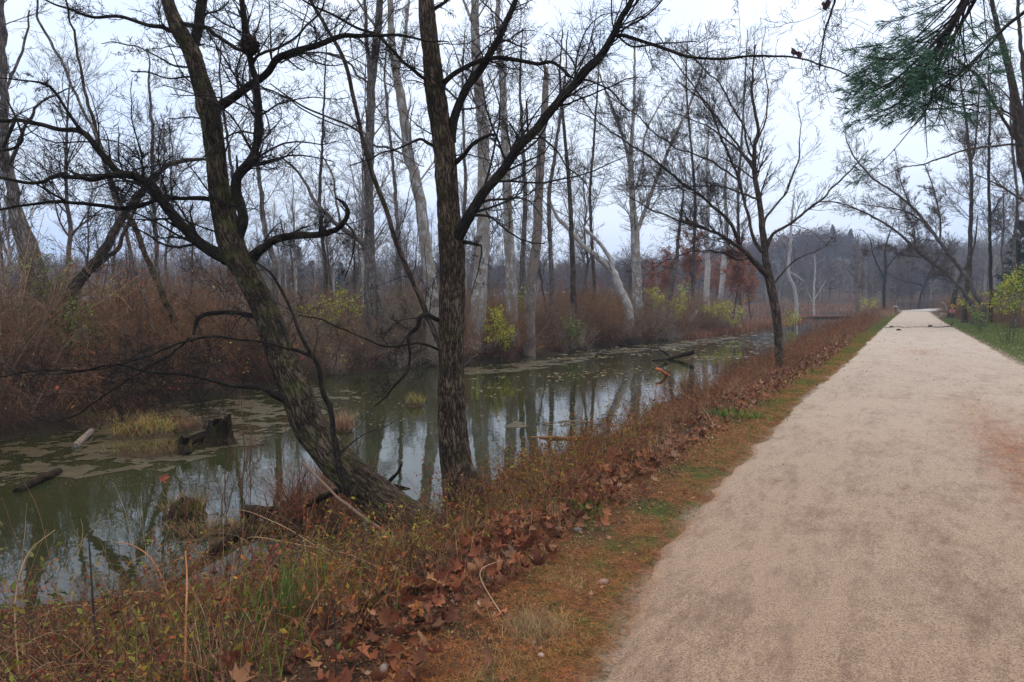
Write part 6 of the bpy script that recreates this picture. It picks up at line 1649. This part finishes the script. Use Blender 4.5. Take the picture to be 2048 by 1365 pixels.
def polyplate(acc, c, pts, t, ax, col):
    """flat plate of outline pts (x, z) with thickness t; ax is its sideways direction"""
    ax = np.array(ax, float); ay = np.cross([0, 0, 1.], ax); n = len(pts)
    Fv = [np.array(c) + ax * x + np.array([0, 0, 1.]) * z - ay * t / 2 for x, z in pts]; Bv = [v + ay * t for v in Fv]
    k = acc.n; acc.add(Fv + Bv + [np.array(c) - ay * t / 2, np.array(c) + ay * t / 2], f4=[[i, (i + 1) % n, n + (i + 1) % n, n + i] for i in range(n)],
                       f3=[[(i + 1) % n, i, 2 * n] for i in range(n)] + [[n + i, n + (i + 1) % n, 2 * n + 1] for i in range(n)], col=col)
sgx = G(1903.5, 638, -.02); face = np.array([sgx[0], sgx[1], 0]); face /= np.linalg.norm(face); right = np.array([face[1], -face[0], 0])
M_POST = plain("green steel post", (.05, .10, .06), .5, .4); M_YEL = plain("yellow reflective sheet", (.62, .33, .02), .45, .4, .06); M_RED = plain("red reflective sheet", (.42, .03, .025), .45, .4, .06)
M_WHT = plain("white reflective sheet", (.75, .72, .70), .45, .4, .05); M_BLK = plain("black sign ink", (.02, .02, .02), .5, .3, .05)
sg = empty("trail_sign", (sgx[0], sgx[1], float(H(sgx[0], sgx[1]))), "low green sign post with a yellow diamond over a red octagon", "sign")
a = Acc(); box(a, (sgx[0], sgx[1], .62), .06, .05, 1.34, right); a.build("post", M_POST, sg, smooth=False, origin=sg.location)
dc = np.array([sgx[0], sgx[1], 1.10]) - face * .045; a = Acc(); polyplate(a, dc, [(-.215, 0), (0, -.215), (.215, 0), (0, .215)], .012, right, (1, 1, 1)); dm = a.build("diamond_plate", M_YEL, sg, smooth=False, origin=sg.location)
a = Acc(); polyplate(a, dc - face * .010 + [0, 0, -.02], [(-.10, -.05), (-.06, -.09), (.05, .02), (.08, -.02), (.09, .10), (-.03, .09), (.01, .06)], .006, right, (1, 1, 1)); a.build("arrow_mark", M_BLK, dm, smooth=False, origin=sg.location)
oc = np.array([sgx[0], sgx[1], .67]) - face * .045
octa = lambda r: [(r * math.cos(math.radians(22.5 + 45 * i)), r * math.sin(math.radians(22.5 + 45 * i))) for i in range(8)]
a = Acc(); polyplate(a, oc, octa(.225), .012, right, (1, 1, 1)); om = a.build("octagon_plate", M_WHT, sg, smooth=False, origin=sg.location)
a = Acc(); polyplate(a, oc - face * .008, octa(.205), .010, right, (1, 1, 1)); a.build("red_field", M_RED, om, smooth=False, origin=sg.location)
fc = bpy.data.curves.new("lettering", 'FONT'); fc.body = "STOP"; fc.size = .155; fc.align_x = 'CENTER'; fc.align_y = 'CENTER'; fc.extrude = .003
fc.materials.append(M_WHT); ft = bpy.data.objects.new("lettering", fc); sc.collection.objects.link(ft)
fm = bpy.data.meshes.new_from_object(ft); bpy.data.objects.remove(ft); fo = bpy.data.objects.new("lettering", fm); link(fo, om)
from mathutils import Matrix
lp = oc - face * .018 - np.array(sg.location)
fo.matrix_local = Matrix.Translation(Vector(lp)) @ Matrix(((right[0], 0, -face[0]), (right[1], 0, -face[1]), (0, 1, 0))).to_4x4()
c = G(1887, 633, .0); gz = float(H(c[0], c[1])); a = Acc()
th = np.linspace(0, 1, 10); 
mound(a, np.array([c[0], c[1], gz]), .47, .35, .44, 4.4, n=24, k=10)
V = a.v[0]; V[:, 2] = np.minimum(V[:, 2], gz + .36 + .01 * V[:, 0] % .01)
tag(a.build("boulder", plain("pale sandstone", (.28, .25, .22), .9, .15, .25, 8), origin=c), "low pale flat topped boulder left of the sign post", "boulder")
log("fallen_branch", "pale broken stick leaning behind the boulder at right", [(1894, 622, 66), (1891, 612, 66), (1887, 607, 66), (1882, 605, 66)], .05, .05, M_WHITE, seed=30, cat="stick", crk=.0, n=14)

# ================================================================ HAZE (damp air fading far things to blue)
m = bpy.data.materials.new("damp air"); m.use_nodes = True
t_ = m.node_tree; t_.nodes.remove(t_.nodes["Principled BSDF"])
pv = t_.nodes.new("ShaderNodeVolumePrincipled"); pv.inputs["Density"].default_value = 0.0009; pv.inputs["Color"].default_value = (.58, .74, 1.0, 1)
pv.inputs["Anisotropy"].default_value = 0.0
t_.links.new(pv.outputs[0], t_.nodes["Material Output"].inputs["Volume"])
a = Acc(); box(a, (60, 120, 19), 1140, 1140, 56)
tag(a.build("haze", m, smooth=False), "thin bluish damp air over the whole valley", "haze", kind="stuff")
